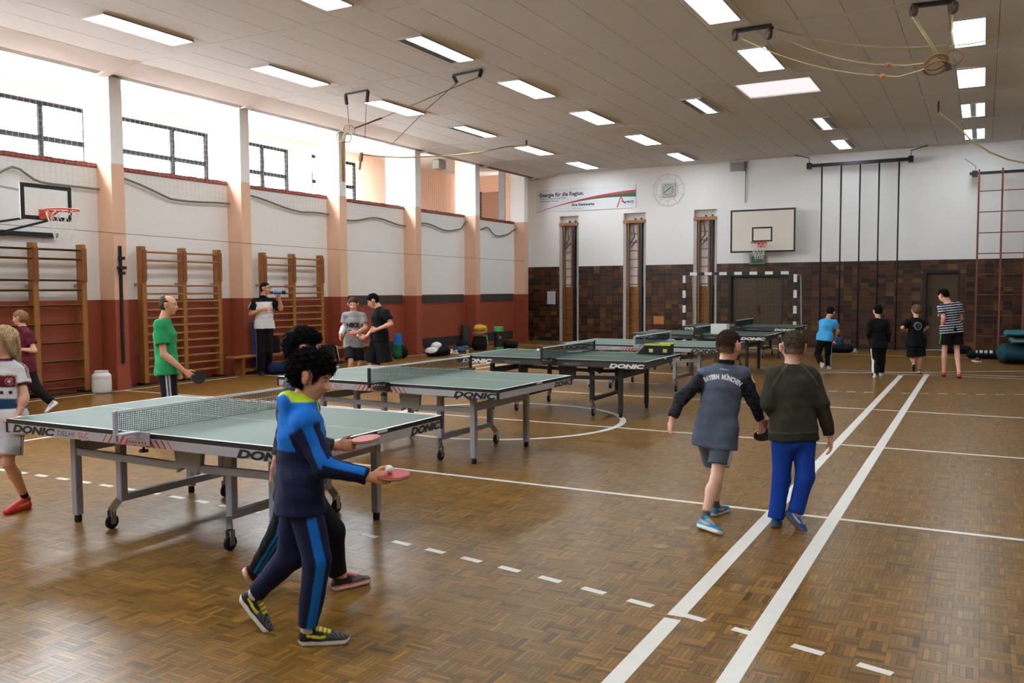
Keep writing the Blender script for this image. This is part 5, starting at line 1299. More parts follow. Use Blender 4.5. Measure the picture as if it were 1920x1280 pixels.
# boy in the grey jersey seen from behind
d0 = (dist_(1330, 1000)+dist_(1350, 960))/2
J9 = wjoints(dict(neck=(1359, 684, 0), head=(1367, 649, .0), shl=(1324, 703, .03), shr=(1392, 702, -.03), ell=(1277, 747, .03), wrl=(1260, 784, .0), elr=(1411, 748, -.02), wrr=(1427, 789, .04),
    hpl=(1325, 816, .03), hpr=(1358, 816, -.03), knl=(1345, 889, .14), knr=(1343, 896, -.10), her=('g', 1307, 989), tor=('g', 1350, 1003), hel=('g', 1333, 968), tol=('g', 1367, 957)), d0)
def col9(V, K):
    x, y, z = K['tloc'](V); C = np.tile(c8(86, 95, 112), (len(V), 1)); m = armmask(V, K); C = mixc(C, c8(44, 46, 54), m)
    w = wob(V[:, 0], V[:, 1], V[:, 2]*1.6, 50, 1.0); C = mixc(C, c8(20, 20, 24), m*ss(w, .15, .4)*.8)
    for s in 'r':
        t1, d1, t2, d2, q1, q2 = on_arm(V, K, s); o_ = unit(K['ux']+.3*K['ax']); a = np.where(d1 < d2, (q1@o_)/np.maximum(d1, 1e-6), (q2@o_)/np.maximum(d2, 1e-6))
        C = mixc(C, WHT, ss(a, .86, .93)*m*np.where(d1 < d2, ss(-t1, -.45, -.4), ss(t2, .25, .3)))
    rr = np.linalg.norm((V-K['nk'])-((V-K['nk'])@K['ax'])[:, None]*K['ax'], axis=1); C = mixc(C, c8(18, 18, 22), ss(z, 1.0, 1.02)*ss(-rr, -.09*K['S'], -.08*K['S']))
    return C
K9 = person('boy in a grey football jersey and shorts walking away with a black racket', J9, 1.39, cv(.72, -.14, .66), .212, 'pink', dict(col=c8(74, 58, 46), col2=c8(46, 36, 30), th=.05, amp=.003, freq=110, fy=.12, fs=.8, nape=-.26, fade=.6, low=.05, sx=.1, strands=3800, slen=.010, curl=.3, lift=.8, sw=.0011), dict(name='jersey', col=col9, sleeve=1.93, hem=-.10, loose=.026, hw=.142, hd=.11, collar=1, fold=.006, res=.008),
    dict(name='shorts', col=striped(c8(78, 86, 98), c8(206, 208, 214), ((0, 20),), 'r'), wide=.016, len=.38, flare=1.2, res=.007, socks=c8(78, 80, 84), sock_t=.80), dict(col=c8(46, 156, 204), col2=c8(30, 70, 110), lace=c8(238, 150, 88), sole=c8(232, 234, 236), swoosh=c8(240, 156, 96), scale=1.08),
    res=.010, hres=.0055, build=1.03, hands=dict(l=dict(d=cv(-.18, -1, 0), n=cv(1, 0, .3), th=cv(0, 0, 1), curl=.5), r=dict(d=cv(.15, -.9, .3), n=cv(-.2, .2, 1), th=cv(1, .3, .2), curl=.75)))
dep9 = depth(J9['wrr']); racket('black racket held low by the boy in the grey jersey', at(1432, 814, dep9+.085), cv(.1, -.65, .72), cv(0, -.74, -.66), RUBBER)
def print_on(K, txts, mt, name='back_print', front=-1):
    g = K['garment']; me = g.data; bvh = BVHTree.FromPolygons([v.co[:] for v in me.vertices], [tuple(p.vertices) for p in me.polygons])
    vs, fs = [], []
    sx = 1 if front < 0 else -1
    for txt, size, z0, R_arc, wide, bold in txts:
        v, f = textmesh(txt, size=size, off=bold, wide=wide, align='LEFT'); v[:, 0] -= (v[:, 0].min()+v[:, 0].max())/2
        if R_arc: a = v[:, 0]/R_arc; r = R_arc+v[:, 1]; X, Yv = r*np.sin(a), r*np.cos(a)-R_arc
        else: X, Yv = v[:, 0], v[:, 1]
        b = len(vs)
        for a, c in zip(X, Yv):
            org = K['pel']+K['ax']*(K['tl']*z0+c)+K['ux']*a*sx+K['fw']*front*.6-K['base']
            hit = bvh.ray_cast(Vector(org), Vector(-front*K['fw']))
            p = np.array(hit[0]) if hit[0] is not None else org-front*K['fw']*.5
            vs.append(p+front*K['fw']*.004)
        fs += [tuple(i+b for i in q) for q in f]
    m = bpy.data.meshes.new(name); m.from_pydata([tuple(q) for q in vs], [], fs); m.materials.append(mt); m.update(); link(m, name, K['o'])
print_on(K9, [('BAYERN  MÜNCHEN', .046, .80, .22, .60, .0026), ('adidas', .016, .93, 0, 1.6, .0)], m8('white_print', (226, 228, 230), rough=.6))
# boy in the olive sweater
d0 = dist_(1470, 990)
J10 = wjoints(dict(neck=(1484, 684, 0), head=(1486, 650, .02), shl=(1451, 706, 0), shr=(1519, 706, 0), ell=(1440, 757, -.02), wrl=(1464, 790, .17), elr=(1541, 757, -.02), wrr=(1556, 816, .03),
    hpl=(1469, 818, 0), hpr=(1507, 818, 0), knl=(1465, 898, .03), knr=(1509, 894, -.02), hel=('g', 1452, 991), tol=('g', 1462, 972), her=(1468, 962, .02), tor=('g', 1496, 992)), d0)
def col10(V, K):
    x, y, z = K['tloc'](V); C = np.tile(c8(57, 56, 45), (len(V), 1))
    seam = np.abs(np.abs(x)-(.06+.13*np.clip((1.0-z)/.28, 0, 1)**.8)); C = mixc(C, c8(96, 96, 82), ss(-seam, -.012, -.006)*ss(z, .70, .74)*(y < 0)*.8)
    C = mixc(C, c8(92, 92, 78), ss(-np.abs(z-.075), -.012, -.006)*.6*(1-armmask(V, K))); C = mixc(C, c8(46, 45, 36), ss(-z, -.07, -.06)*.6)
    return C
K10 = person('boy in a dark olive sweater and bright blue trousers walking away', J10, 1.40, cv(.02, -.06, 1), .212, 'pink', dict(col=c8(92, 80, 66), col2=c8(58, 48, 40), th=.045, amp=.003, freq=110, fy=.12, fs=.8, nape=-.26, fade=.6, low=.05, sx=.1, strands=3800, slen=.010, curl=.3, lift=.8, sw=.0011), dict(name='sweater', col=col10, sleeve=1.95, hem=-.02, loose=.036, cuff=1, hw=.15, collar=0, fold=.006, res=.008),
    dict(col=c8(24, 64, 160), wide=.016, len=1.04, flare=1.1, fold=.005, res=.008), dict(col=c8(40, 92, 150), lace=c8(206, 220, 230), swoosh=c8(200, 214, 226), sole=c8(116, 92, 74), tread=c8(110, 84, 66), scale=1.05), res=.010, hres=.0055, build=1.05, hands=dict(r=dict(d=cv(.1, -1, 0), n=cv(-1, 0, .2), th=cv(0, 0, 1), curl=.3)))
# girl in the white and maroon football jersey at the frame edge
d0 = dist_(38, 962)
J1 = wjoints(dict(neck=(8, 674, 0), head=(3, 638, -.02), shl=(35, 695, .02), shr=(-20, 695, -.02), ell=(46, 744, -.01), wrl=(36, 773, -.06), elr=(-32, 745, 0), wrr=(-30, 785, -.06),
    hpl=(24, 792, 0), hpr=(-8, 792, 0), knl=(15, 868, -.06), knr=(-20, 870, 0), hel=('g', 57, 951), tol=('g', 9, 965), her=('g', -30, 952), tor=('g', -52, 968)), d0)
MAR = c8(104, 32, 50)
def col1(V, K):
    x, y, z = K['tloc'](V); m = armmask(V, K); C = np.tile(c8(226, 226, 230), (len(V), 1))
    C = mixc(C, MAR, ss(-np.abs(z-.665), -.10, -.09)*(1-m)); C = mixc(C, c8(44, 70, 104), ss(-np.abs(z-.31), -.085, -.075)*(1-m))
    C = mixc(C, c8(206, 206, 214), ss(-z, -.1, -.05))
    f = (y > 0)
    r = np.hypot(x+.085, (z-.66)*K['tl']/K['S']); C = mixc(C, c8(216, 216, 220), np.where(f, ss(-r, -.036, -.03), 0)); C = mixc(C, c8(150, 44, 56), np.where(f, ss(-np.abs(r-.022), -.012, -.006), 0))
    for k in range(4): r = np.hypot(x+.045+.026*k, (z-.775+.006*(k-1.5)**2)*K['tl']/K['S']); C = mixc(C, c8(214, 186, 120), np.where(f, ss(-r, -.013, -.008), 0))
    for a in (.0, -.07, .07): C = mixc(C, c8(24, 24, 34), np.where(f, ss(-np.abs(x-a+.02), -.016, -.013)*ss(-np.abs(z-.485), -.028, -.022), 0))
    for s in 'lr':
        t1, d1, *_ = on_arm(V, K, s); q1 = _[2]; o_ = unit(K['ux']*(1 if s == 'r' else -1)*.5+K['ax']); fwd = np.cross(unit(K['J']['el'+s]-K['J']['sh'+s]), o_); an = np.degrees(np.arctan2(q1@fwd, q1@o_))
        near = (d1 < .11*K['S'])&(t1 > -.6)&(z > .7)
        for c in (-14, 0, 14): C = mixc(C, MAR, np.where(near, ss(-np.abs(an-c), -6, -4), 0)*ss(-t1, -.5, -.45))
        C = mixc(C, MAR, np.where(d1 < .1*K['S'], ss(t1, .50, .53), 0)*m)
    rr = np.linalg.norm((V-K['nk'])-((V-K['nk'])@K['ax'])[:, None]*K['ax'], axis=1); C = mixc(C, MAR, ss(z, .965, .985)*ss(-rr, -.10*K['S'], -.09*K['S']))
    return C
K1 = person('blonde girl in a white and maroon football jersey at the left picture edge', J1, 1.43, cv(-.5, -.06, -.86), .215, 'fair', dict(style='long', col=c8(206, 180, 136), col2=c8(158, 128, 86), th=.05, amp=.003, fy=.06, fs=.95, nape=-2.0, strands=4200, slen=.08, curl=.06, lift=.12, down=1.6, sw=.0016), dict(name='jersey', col=col1, sleeve=.58, hem=-.11, loose=.03, hw=.15, collar=0, res=.008),
    dict(name='shorts', col=striped(c8(204, 204, 212), c8(60, 44, 62), ((-10, 4), (10, 4))), wide=.035, len=.44, flare=1.3, socks=c8(18, 18, 20), sock_t=.80), dict(col=c8(238, 78, 84), swoosh=c8(238, 206, 70), sole=c8(214, 56, 66), lace=c8(238, 96, 100), scale=1.1), res=.010, hres=.0055, build=.98,
    hands=dict(l=dict(d=cv(-.45, -.75, -.5), n=cv(-.6, .2, -.5), th=cv(.2, .3, -1), curl=.55)))
tball('white ball held in the hand of the girl at the table corner', at(36, 784, depth(J1['wrl'])-.06))
# boy in maroon behind her
d0 = dist_(97, 772)
J2 = wjoints(dict(neck=(43, 613, 0), head=(37, 597, 0), shl=(53, 627, -.14), shr=(49, 627, .14), ell=(65, 657, -.15), wrl=(40, 655, -.14), elr=(50, 655, .15), wrr=(36, 653, .1),
    hpl=(52, 690, -.07), hpr=(51, 690, .07), knl=(68, 728, -.09), knr=(36, 732, .08), hel=(110, 756, -.03), tol=('g', 87, 775), her=('g', 46, 776), tor=('g', 16, 778)), d0)
person('boy in a maroon t-shirt behind the girl, stepping left', J2, 1.42, cv(-1, -.06, -.1), .21, 'fair', dict(col=c8(150, 122, 84), col2=c8(108, 84, 54), th=.075, amp=.005, fy=.13, fs=.85, nape=-.28), dict(name='shirt', col=c8(96, 30, 46), sleeve=.62, hem=-.08, loose=.026), dict(col=c8(18, 18, 22), wide=.03, len=.98), dict(col=c8(226, 226, 230), swoosh=c8(90, 60, 80), sole=c8(226, 226, 228)), res=.012, hres=.009, build=1.0)
# man in green
b3 = np.array((-8.55, 7.2, .8)); d0 = depth(b3)
J3 = wjoints(dict(neck=(307, 599, 0), head=(317, 572, 0), shr=(300, 610, -.17), shl=(306, 609, .17), elr=(307, 664, -.2), wrr=(345, 695, -.14), ell=(316, 662, .2), wrl=(330, 692, .15),
    hpr=(313, 690, -.09), hpl=(313, 690, .09), knr=(318, 748, -.10), knl=(320, 748, .10), her=('g', 309, 812), tor=('g', 343, 812), hel=('g', 309, 798), tol=('g', 343, 798)), d0)
def col3(V, K):
    x, y, z = K['tloc'](V); C = np.tile(c8(44, 150, 92), (len(V), 1)); r = np.abs(np.hypot(x, (z-.62)*K['tl']/K['S'])-.10); return mixc(C, c8(150, 200, 168), np.where(y < -.03, ss(-r, -.012, -.006)*.7, 0))
K3 = person('man in a green t-shirt holding a black racket beside the nearest table', J3, 1.70, cv(1, -.06, .03), .228, 'tan', dict(style='balding', col=c8(92, 78, 64), col2=c8(60, 50, 42), th=.05, amp=.004, fy=.14, fs=.75, nape=-.26), dict(name='shirt', col=col3, sleeve=.66, hem=-.08, loose=.03, hw=.15, hd=.13), dict(col=striped(c8(24, 26, 38), c8(196, 198, 206), ((-10, 5), (10, 5))), wide=.035, len=1.0), dict(col=c8(40, 40, 44), sole=c8(220, 220, 220)), res=.011, hres=.006, build=1.02,
    hands=dict(r=dict(d=cv(.8, -.55, .0), n=cv(0, 0, 1), th=cv(.5, .8, 0), curl=.8)))
racket('black racket held by the man in green', at(372, 709, depth(J3['wrr'])+.02), cv(.82, -.55, .1), cv(.25, .45, -.85), RUBBER)
# man drinking
d0 = dist_(497, 703)
J4 = wjoints(dict(neck=(494, 558, 0), head=(498, 541, -.02), shr=(478, 567, -.07), shl=(513, 567, .07), elr=(470, 588, -.12), wrr=(493, 580, -.24), ell=(527, 579, .0), wrl=(524, 560, -.14),
    hpr=(489, 612, -.04), hpl=(503, 612, .04), knr=(489, 657, -.04), knl=(503, 657, .05), her=('g', 488, 702), tor=('g', 499, 707), hel=('g', 501, 699), tol=('g', 513, 703)), d0)
def col4(V, K):
    x, y, z = K['tloc'](V); m = armmask(V, K); C = np.tile(c8(222, 224, 230), (len(V), 1)); C = mixc(C, c8(18, 18, 22), np.maximum(m, ss(z, .83, .86)))
    C = mixc(C, c8(18, 18, 22), ss(np.abs(x), .155, .165)*ss(z, .5, .55))
    for s in 'lr':
        t1, d1, t2, d2, q1, q2 = on_arm(V, K, s); o_ = unit(K['ux']*(1 if s == 'r' else -1)+K['ax']*.8); a = (q1@o_)/np.maximum(d1, 1e-6); fwd = np.cross(unit(K['J']['el'+s]-K['J']['sh'+s]), o_); an = np.degrees(np.arctan2(q1@fwd, q1@o_))
        for c in (-22, 0, 22): C = mixc(C, WHT, np.where((z > .55)&(d1 < .1*K['S']), ss(-np.abs(an-c), -8, -5), 0)*m)
    return C
K4 = person('man in a white and black polo drinking from a blue bottle', J4, 1.80, cv(1, .02, -.25), .232, 'tan', dict(col=c8(44, 36, 32), th=.045, amp=.003, fy=.10, fs=.8, nape=-.28), dict(name='polo_shirt', col=col4, res=.009, sleeve=.72, hem=-.04, loose=.03, hd=.125, collar=1), dict(col=striped(c8(18, 18, 21), c8(160, 160, 160), ((-9, 4), (9, 4))), wide=.035, len=1.02, flare=1.2), dict(col=c8(24, 24, 26), sole=c8(60, 60, 62)), res=.012, hres=.008, build=.98,
    hands=dict(l=dict(d=cv(-.2, .95, -.1), n=cv(-.3, .1, -.9), th=cv(-.9, .2, 0), curl=.6), r=dict(d=cv(.9, .1, -.3), curl=.5)))
hp4 = K4['hp']; gls = MB()
for sx in (-1, 1): gls.tube([hp4(sx*.15+.09*math.cos(t), .44, .03+.06*math.sin(t))-K4['base'] for t in np.linspace(0, 2*math.pi, 13)[:-1]], .003, 4, True)
for sx in (-1, 1): gls.tube([hp4(sx*.24, .43, .05)-K4['base'], hp4(sx*.37, -.02, .04)-K4['base']], .003, 4)
gls.build('glasses', STEEL, K4['o'])
ba_, bb_2 = at(505, 547.5, d0-.22), at(535, 548, d0-.16)
bo = empty('drinking_bottle', tuple(ba_), 0, 'blue and black drinking bottle raised by the man in the polo', 'bottle')
axb = unit(bb_2-ba_); fx_ = unit(np.cross(axb, (0, 0, 1))); fy_ = np.cross(axb, fx_); MX = [fx_, fy_, axb]; lb = np.linalg.norm(bb_2-ba_)
MB().lathe([(.012, 0), (.014, .03), (.03, .06)], (0, 0, 0), 14, Mx=MX).build('cap', BLACK, bo, smooth=True)
MB().lathe([(.03, .06), (.036, .09), (.036, lb*.5), (.030, lb*.55), (.036, lb*.6), (.036, lb*.8)], (0, 0, 0), 16, Mx=MX).build('bottle_body', m8('blue_bottle', (70, 120, 190), rough=.35), bo, smooth=True)
MB().lathe([(.036, lb*.8), (.037, lb), (.03, lb+.005)], (0, 0, 0), 16, Mx=MX).build('base_band', BLACK, bo, smooth=True)
# boy in the grey t-shirt with the plaster cast
d0 = depth(np.array((-9.63, 12.0, .8)))
J5 = wjoints(dict(neck=(663, 585, 0), head=(662, 570, -.03), shr=(648, 592, 0), shl=(679, 592, 0), elr=(645, 612, .0), wrr=(640, 626, -.12), ell=(686, 614, -.05), wrl=(670, 623, -.22),
    hpr=(656, 645, 0), hpl=(672, 645, 0), knr=(658, 677, -.12), knl=(674, 680, -.02), her=('g', 657, 720), tor=('g', 655, 727), hel=('g', 676, 722), tol=('g', 679, 729)), d0)
def col5(V, K): return np.tile(c8(146, 148, 152), (len(V), 1))
def cast5(V, C, J): t, q, d = seg_t(V, J['elr'], J['wrr']); return mixc(C, c8(228, 228, 224), np.where(d < .09, ss(t, .08, .12)*ss(-t, -1.06, -1.0), 0))
K5 = person('boy in a grey t-shirt with a white plaster cast on his forearm', J5, 1.56, cv(.12, -.42, -.9), .22, 'fair', dict(col=c8(74, 56, 42), th=.06, amp=.004, fy=.12, fs=.85, nape=-.25), dict(name='shirt', col=col5, sleeve=.66, hem=-.07, loose=.026), dict(name='shorts', col=striped(c8(20, 20, 24), c8(110, 112, 116), ((0, 14),), 'l'), wide=.035, len=.48, flare=1.2), dict(col=c8(50, 50, 54), sole=c8(210, 210, 210)), res=.012, hres=.008, build=.98, extra=dict(body_paint=cast5), hands=dict(l=dict(d=cv(-.95, -.1, -.3), n=cv(0, .2, 1), th=cv(0, 1, 0), curl=.8)))
tag(sdf_obj('plaster_cast', [([Cone(J5['elr']+(J5['wrr']-J5['elr'])*.1, J5['wrr']+(J5['wrr']-J5['elr'])*.1, .052, .044, flat='ab')], .008)], CLOTH, K5['o'], K5['base'], c8(228, 228, 224)), 'white plaster cast')
print_on(K5, [('NIKE', .10, .53, 0, 1.0, .006)], BLACK, 'chest_print', front=1)
def swoosh_print(K, z0, w):
    g = K['garment'].data; bvh = BVHTree.FromPolygons([v.co[:] for v in g.vertices], [tuple(p.vertices) for p in g.polygons]); vs = []; n = 16
    up_ = [(t, .10+.55*t**2.2) for t in np.linspace(0, 1, n)]; lo_ = [(t, -.18+.83*t**1.35 if t > .22 else .10-.9*t) for t in np.linspace(0, 1, n)]
    for row in (up_, lo_):
        for t, q in row:
            org = K['pel']+K['ax']*(K['tl']*z0+q*w*.42)-K['ux']*(t-.5)*w+K['fw']*.6-K['base']; h = bvh.ray_cast(Vector(org), Vector(-K['fw'])); vs.append(tuple(np.array(h[0] if h[0] is not None else org)+K['fw']*.005))
    m = bpy.data.meshes.new('swoosh_print'); m.from_pydata(vs, [], [(i, i+1, n+i+1, n+i) for i in range(n-1)]); m.materials.append(BLACK); m.update(); link(m, 'swoosh_print', K['o'])
swoosh_print(K5, .42, .22)
racket('red racket held by the boy in the grey t-shirt', at(656, 627, depth(J5['wrl'])-.03), cv(-1, -.05, -.2), np.array((0, 0, 1.))-.1*CF, REDR)
# boy in black
d0 = depth(np.array((-9.15, 12.0, .8)))
J6 = wjoints(dict(neck=(711, 577, 0), head=(699, 564, -.02), shl=(723, 586, -.16), shr=(705, 588, .15), ell=(733, 607, -.2), wrl=(708, 617, -.24), elr=(704, 612, .1), wrr=(688, 630, -.05),
    hpl=(715, 633, -.08), hpr=(709, 633, .08), knl=(722, 681, -.09), knr=(697, 682, .06), hel=('g', 735, 728), tol=('g', 714, 731), her=('g', 702, 722), tor=('g', 682, 724)), d0)
K6 = person('boy in black t-shirt and black shorts bouncing a ball beside the boy with the cast', J6, 1.68, cv(-.88, -.5, -.2), .226, 'fair', dict(col=DARKHAIR, th=.075, amp=.005, fy=.15, fs=.8, nape=-.3), dict(name='shirt', col=c8(14, 14, 16), sleeve=.66, hem=-.06, loose=.028), dict(name='shorts', col=c8(15, 15, 17), wide=.06, len=.53, flare=1.2), dict(col=c8(30, 30, 34), sole=c8(200, 200, 200)), res=.012, hres=.008, build=.98, hands=dict(r=dict(d=cv(-.9, -.3, -.1), n=cv(0, .1, -1), th=cv(0, 1, 0), curl=.8), l=dict(d=cv(-.8, -.2, .2), curl=.4)))
rc6 = at(671, 635, depth(J6['wrr'])+.0)
racket('red racket with a small ball on it, held by the boy in black', rc6, cv(-1, -.1, -.1), np.array((0, 0, 1.))-.08*CF, REDR)
tball('white ball on the racket of the boy in black', rc6+np.array((0, 0, .06)))
# four players at the far end
d0 = dist_(1548, 693)
J11 = wjoints(dict(neck=(1551, 599, 0), head=(1557, 586, .06), shl=(1541, 604, .06), shr=(1565, 604, -.06), elr=(1571, 620, -.02), wrr=(1567, 634, .1), ell=(1552, 622, .2), wrl=(1560, 636, .28),
    hpl=(1540, 635, .05), hpr=(1553, 635, -.05), knl=(1533, 664, .08), knr=(1553, 665, .1), hel=(1545, 684, -.10), tol=('g', 1538, 697), her=('g', 1553, 693), tor=('g', 1560, 690)), d0)
person('player in a light blue t-shirt bending forward near the back wall', J11, 1.42, cv(.5, -.5, .65), .21, 'tan', dict(col=DARKHAIR, th=.07, amp=.004, nape=-.28), dict(name='shirt', col=c8(70, 160, 214), sleeve=.6, hem=-.05, loose=.026), dict(col=striped(c8(14, 14, 17), c8(170, 172, 174), ((0, 12),)), wide=.03), dict(col=c8(214, 204, 200), sole=c8(222, 222, 222), tread=c8(214, 200, 190)), res=.013, hres=.0095)
d0 = dist_(1646, 706)
J12 = wjoints(dict(neck=(1646, 597, 0), head=(1646, 583, .02), shl=(1632, 605, 0), shr=(1661, 605, 0), ell=(1628, 625, 0), wrl=(1634, 642, .08), elr=(1666, 625, 0), wrr=(1664, 642, .08),
    hpl=(1640, 646, 0), hpr=(1654, 646, 0), knl=(1641, 676, 0), knr=(1653, 676, 0), hel=('g', 1640, 709), tol=('g', 1640, 702), her=('g', 1652, 706), tor=('g', 1654, 699)), d0)
person('player all in black with white shoes and a white trouser stripe', J12, 1.37, cv(0, -.1, 1), .21, 'fair', dict(col=DARKHAIR, th=.07, amp=.004, nape=-.28), dict(name='sweater', col=c8(13, 13, 15), sleeve=1.92, hem=-.08, loose=.03), dict(col=striped(c8(13, 13, 15), c8(200, 202, 206), ((8, 12),), 'l'), wide=.03, res=.008), dict(col=c8(232, 232, 236), sole=c8(230, 230, 230)), res=.013, hres=.0095)
d0 = dist_(1716, 703)
J13 = wjoints(dict(neck=(1717, 597, 0), head=(1718, 582, .02), shl=(1701, 604, 0), shr=(1732, 604, 0), ell=(1692, 614, -.02), wrl=(1699, 620, .18), elr=(1738, 613, -.02), wrr=(1732, 619, .18),
    hpl=(1709, 641, 0), hpr=(1725, 641, 0), knl=(1711, 671, .02), knr=(1725, 670, .02), hel=(1714, 684, -.1), tol=('g', 1713, 702), her=('g', 1724, 701), tor=('g', 1725, 694)), d0)
def col13(V, K):
    x, y, z = K['tloc'](V); C = np.tile(c8(14, 14, 16), (len(V), 1)); r = np.hypot(x, (z-.68)*K['tl']/K['S']); w = wob(V[:, 0], V[:, 1], V[:, 2], 60, 1.0)
    return mixc(C, c8(150, 156, 160), np.where(y < 0, np.maximum(ss(-np.abs(r-.085), -.016, -.008)*.7, ss(-r, -.065, -.05)*ss(w, .0, .5)*.7), 0))
person('player with fair hair in a black t-shirt with a white back print', J13, 1.39, cv(.1, -.1, 1), .21, 'fair', dict(col=c8(118, 92, 60), col2=c8(70, 52, 36), th=.08, amp=.006, nape=-.34), dict(name='shirt', col=col13, sleeve=.8, hem=-.1, loose=.034), dict(name='shorts', col=c8(14, 14, 16), wide=.05, len=.50, socks=c8(24, 24, 26), sock_t=.9), dict(col=c8(210, 204, 200), sole=c8(96, 52, 36), tread=c8(96, 52, 36)), res=.013, hres=.0095)
d0 = dist_(1785, 706)
J14 = wjoints(dict(neck=(1779, 569, 0), head=(1769, 554, .04), shl=(1765, 577, -.02), shr=(1797, 573, .02), ell=(1769, 596, -.1), wrl=(1767, 614, -.02), elr=(1802, 597, .06), wrr=(1787, 598, .22),
    hpl=(1775, 619, -.01), hpr=(1793, 619, .01), knl=(1771, 655, .0), knr=(1794, 654, .02), hel=('g', 1770, 706), tol=('g', 1766, 699), her=('g', 1799, 709), tor=('g', 1795, 701)), d0)
def col14(V, K):
    x, y, z = K['tloc'](V); C = np.tile(c8(30, 34, 50), (len(V), 1)); return mixc(C, c8(206, 210, 216), ss(np.sin(z*2*math.pi*11), .35, .6)*(1-armmask(V, K)*.0))
person('tall player in a navy and white striped t-shirt with red shoes', J14, 1.66, cv(-.4, -.5, .75), .224, 'fair', dict(col=DARKHAIR, th=.075, amp=.005, nape=-.3), dict(name='shirt', col=col14, sleeve=.6, hem=-.05, loose=.026, res=.0075), dict(name='shorts', col=striped(c8(14, 14, 17), c8(64, 150, 62), ((0, 9),)), wide=.04, len=.42), dict(col=c8(214, 64, 48), col2=c8(40, 30, 30), sole=c8(30, 26, 26)), res=.013, hres=.0095)
tball('white ball in front of the player in the striped t-shirt', at(1760, 591, d0+.1))
# ------------------------------------------------------------------ bags, benches and small things
def blob(name, label, cat, base, prims, paint, res=.012, material=CLOTH, amp=.006, part='fabric', group=None, extra=None, cut=None):
    o = empty(name, tuple(base), 0, label, cat, group); b = np.array(base, float)
    for p in prims:
        for k in ('a', 'b', 'c'):
            if hasattr(p, k): setattr(p, k, getattr(p, k)+b)
    fl_ = (lambda X, Y, Z: np.maximum(.002-Z+b[2], -1)) if cut is None else cut
    sdf_obj(part, [(prims, res, lambda X, Y, Z: (b[2]+.002)-Z+0*X+0*Y, (lambda X, Y, Z: wob(X, Y, Z, 26, amp)) if amp else None)], material, o, base, (lambda V: paint(V-b)) if callable(paint) else paint)
    return o
Iz = [(1, 0, 0), (0, 1, 0), (0, 0, 1)]
def flat(c): return lambda V: np.tile(np.array(c, float), (len(V), 1))
# white bucket
g = onx(191, 724, -12.78); g = np.array((g[0], g[1], 0.)); sc_ = depth(g)/FPX
bk = empty('plastic_drum', (g[0], g[1], 0), 0, 'white plastic drum standing by the first pilaster', 'drum'); r = 17.2*sc_; H = 42*sc_
MB().lathe([(r*.86, 0), (r*.96, H*.05), (r, H*.12), (r, H*.62), (r*.97, H*.66), (r, H*.7), (r*.98, H*.8), (r*.8, H*.88), (r*.72, H*.9)], n=32).build('drum_body', WHITEP, bk, smooth=True)
MB().lathe([(r*.70, H*.88), (r*.72, H*.9), (r*.72, H*.99), (r*.66, H)], n=32).build('lid', WHITEP, bk, smooth=False)
# benches along the window wall
for i, lab in ((6, 'long wooden bench behind the man drinking'), (7, 'long wooden bench with a jacket, behind the boy with the cast')):
    y0, y1 = PIL[i]+.15, PIL[i+1]+.15
    if i == 6: y0, y1 = PIL[6]-.55, PIL[6]+1.95
    else: y0, y1 = PIL[6]+2.0, onx(697, 652, XP+.17)[1]
    o = empty('bench', (XP+.17, (y0+y1)/2, 0), 0, lab, 'bench', 'benches along the window wall'); hl = (y1-y0)/2
    MB().bx(-.125, .125, -hl, hl, .36, .40).build('seat', WOOD, o, bevel=.008); MB().bx(-.02, .02, -hl+.2, hl-.2, .08, .14).build('stretcher', WOOD, o)
    for s in (-1, 1): MB().bx(-.11, .11, s*(hl-.25)-.03, s*(hl-.25)+.03, 0, .36).build('leg', WOODD, o, bevel=.006)
jk = onx(622, 655, XP+.34)
o = empty('sports_jacket', (XP+.17, jk[1], .403), 0, 'black jacket with white sleeve stripe hanging over the bench', 'jacket')
b = np.array(o.location)
sdf_obj('fabric', [([ECone(b+(0, -.3, .035), b+(0, .25, .035), .13, .032, .12, .035, (1, 0, 0)), ECone(b+(.16, -.12, .02), b+(.175, -.02, -.3), .025, .15, .03, .12, (1, 0, 0)), Cone(b+(.165, .14, .02), b+(.185, .2, -.3), .035, .03)], .012, None, lambda X, Y, Z: wob(X, Y, Z, 30, .006))], CLOTH, o, b,
        lambda V: mixc(np.tile(c8(20, 20, 24), (len(V), 1)), c8(206, 208, 212), ss(-np.abs(V[:, 1]-b[1]-.16+.2*(V[:, 2]-b[2])), -.03, -.018)*(V[:, 0] > b[0]+.13)))
ft = onz(626, 690); o = empty('shoe_pair', (ft[0], ft[1], 0), 0, 'pale green trainer lying under the jacket', 'shoe')
MB().box((0, 0, .02), (.1, .26, .04)).build('sole', WHITEP, o, bevel=.015); MB().ball((0, .02, .05), .05, 12, (.9, 2.0, .8)).build('upper', m8('mint_mesh', (150, 196, 176)), o, smooth=True)
def shoe_small(label, u, v, col, rz=0, name='trainer'):
    g_ = onz(u, v); o = empty(name, (g_[0], g_[1], 0), rz, label, 'shoe', 'loose trainers on the floor')
    MB().box((0, 0, .014), (.095, .27, .028)).build('sole', WHITEP, o, bevel=.012); c_ = mat('shoe_%d_%d' % (u, v), lin(col), rough=.7)
    MB().ball((0, .05, .045), .045, 12, (.95, 1.8, .75)).build('upper', c_, o, smooth=True); MB().lathe([(.045, .02), (.043, .08), (.036, .1)], (0, -.06, 0), 14).build('heel_collar', c_, o, smooth=True)
shoe_small('black trainer with yellow marks on the floor by the second wall bars', 432, 697, (26, 26, 28), 1.1); shoe_small('black trainer lying beside the other at the wall bars foot', 447, 695, (34, 36, 30), .6)
shoe_small('white trainer beside the black and white bag', 843, 661, (214, 212, 206), 1.4); shoe_small('cream trainer in front of the blue cloth', 851, 663, (200, 190, 170), 1.9)
g = onz(523, 700)
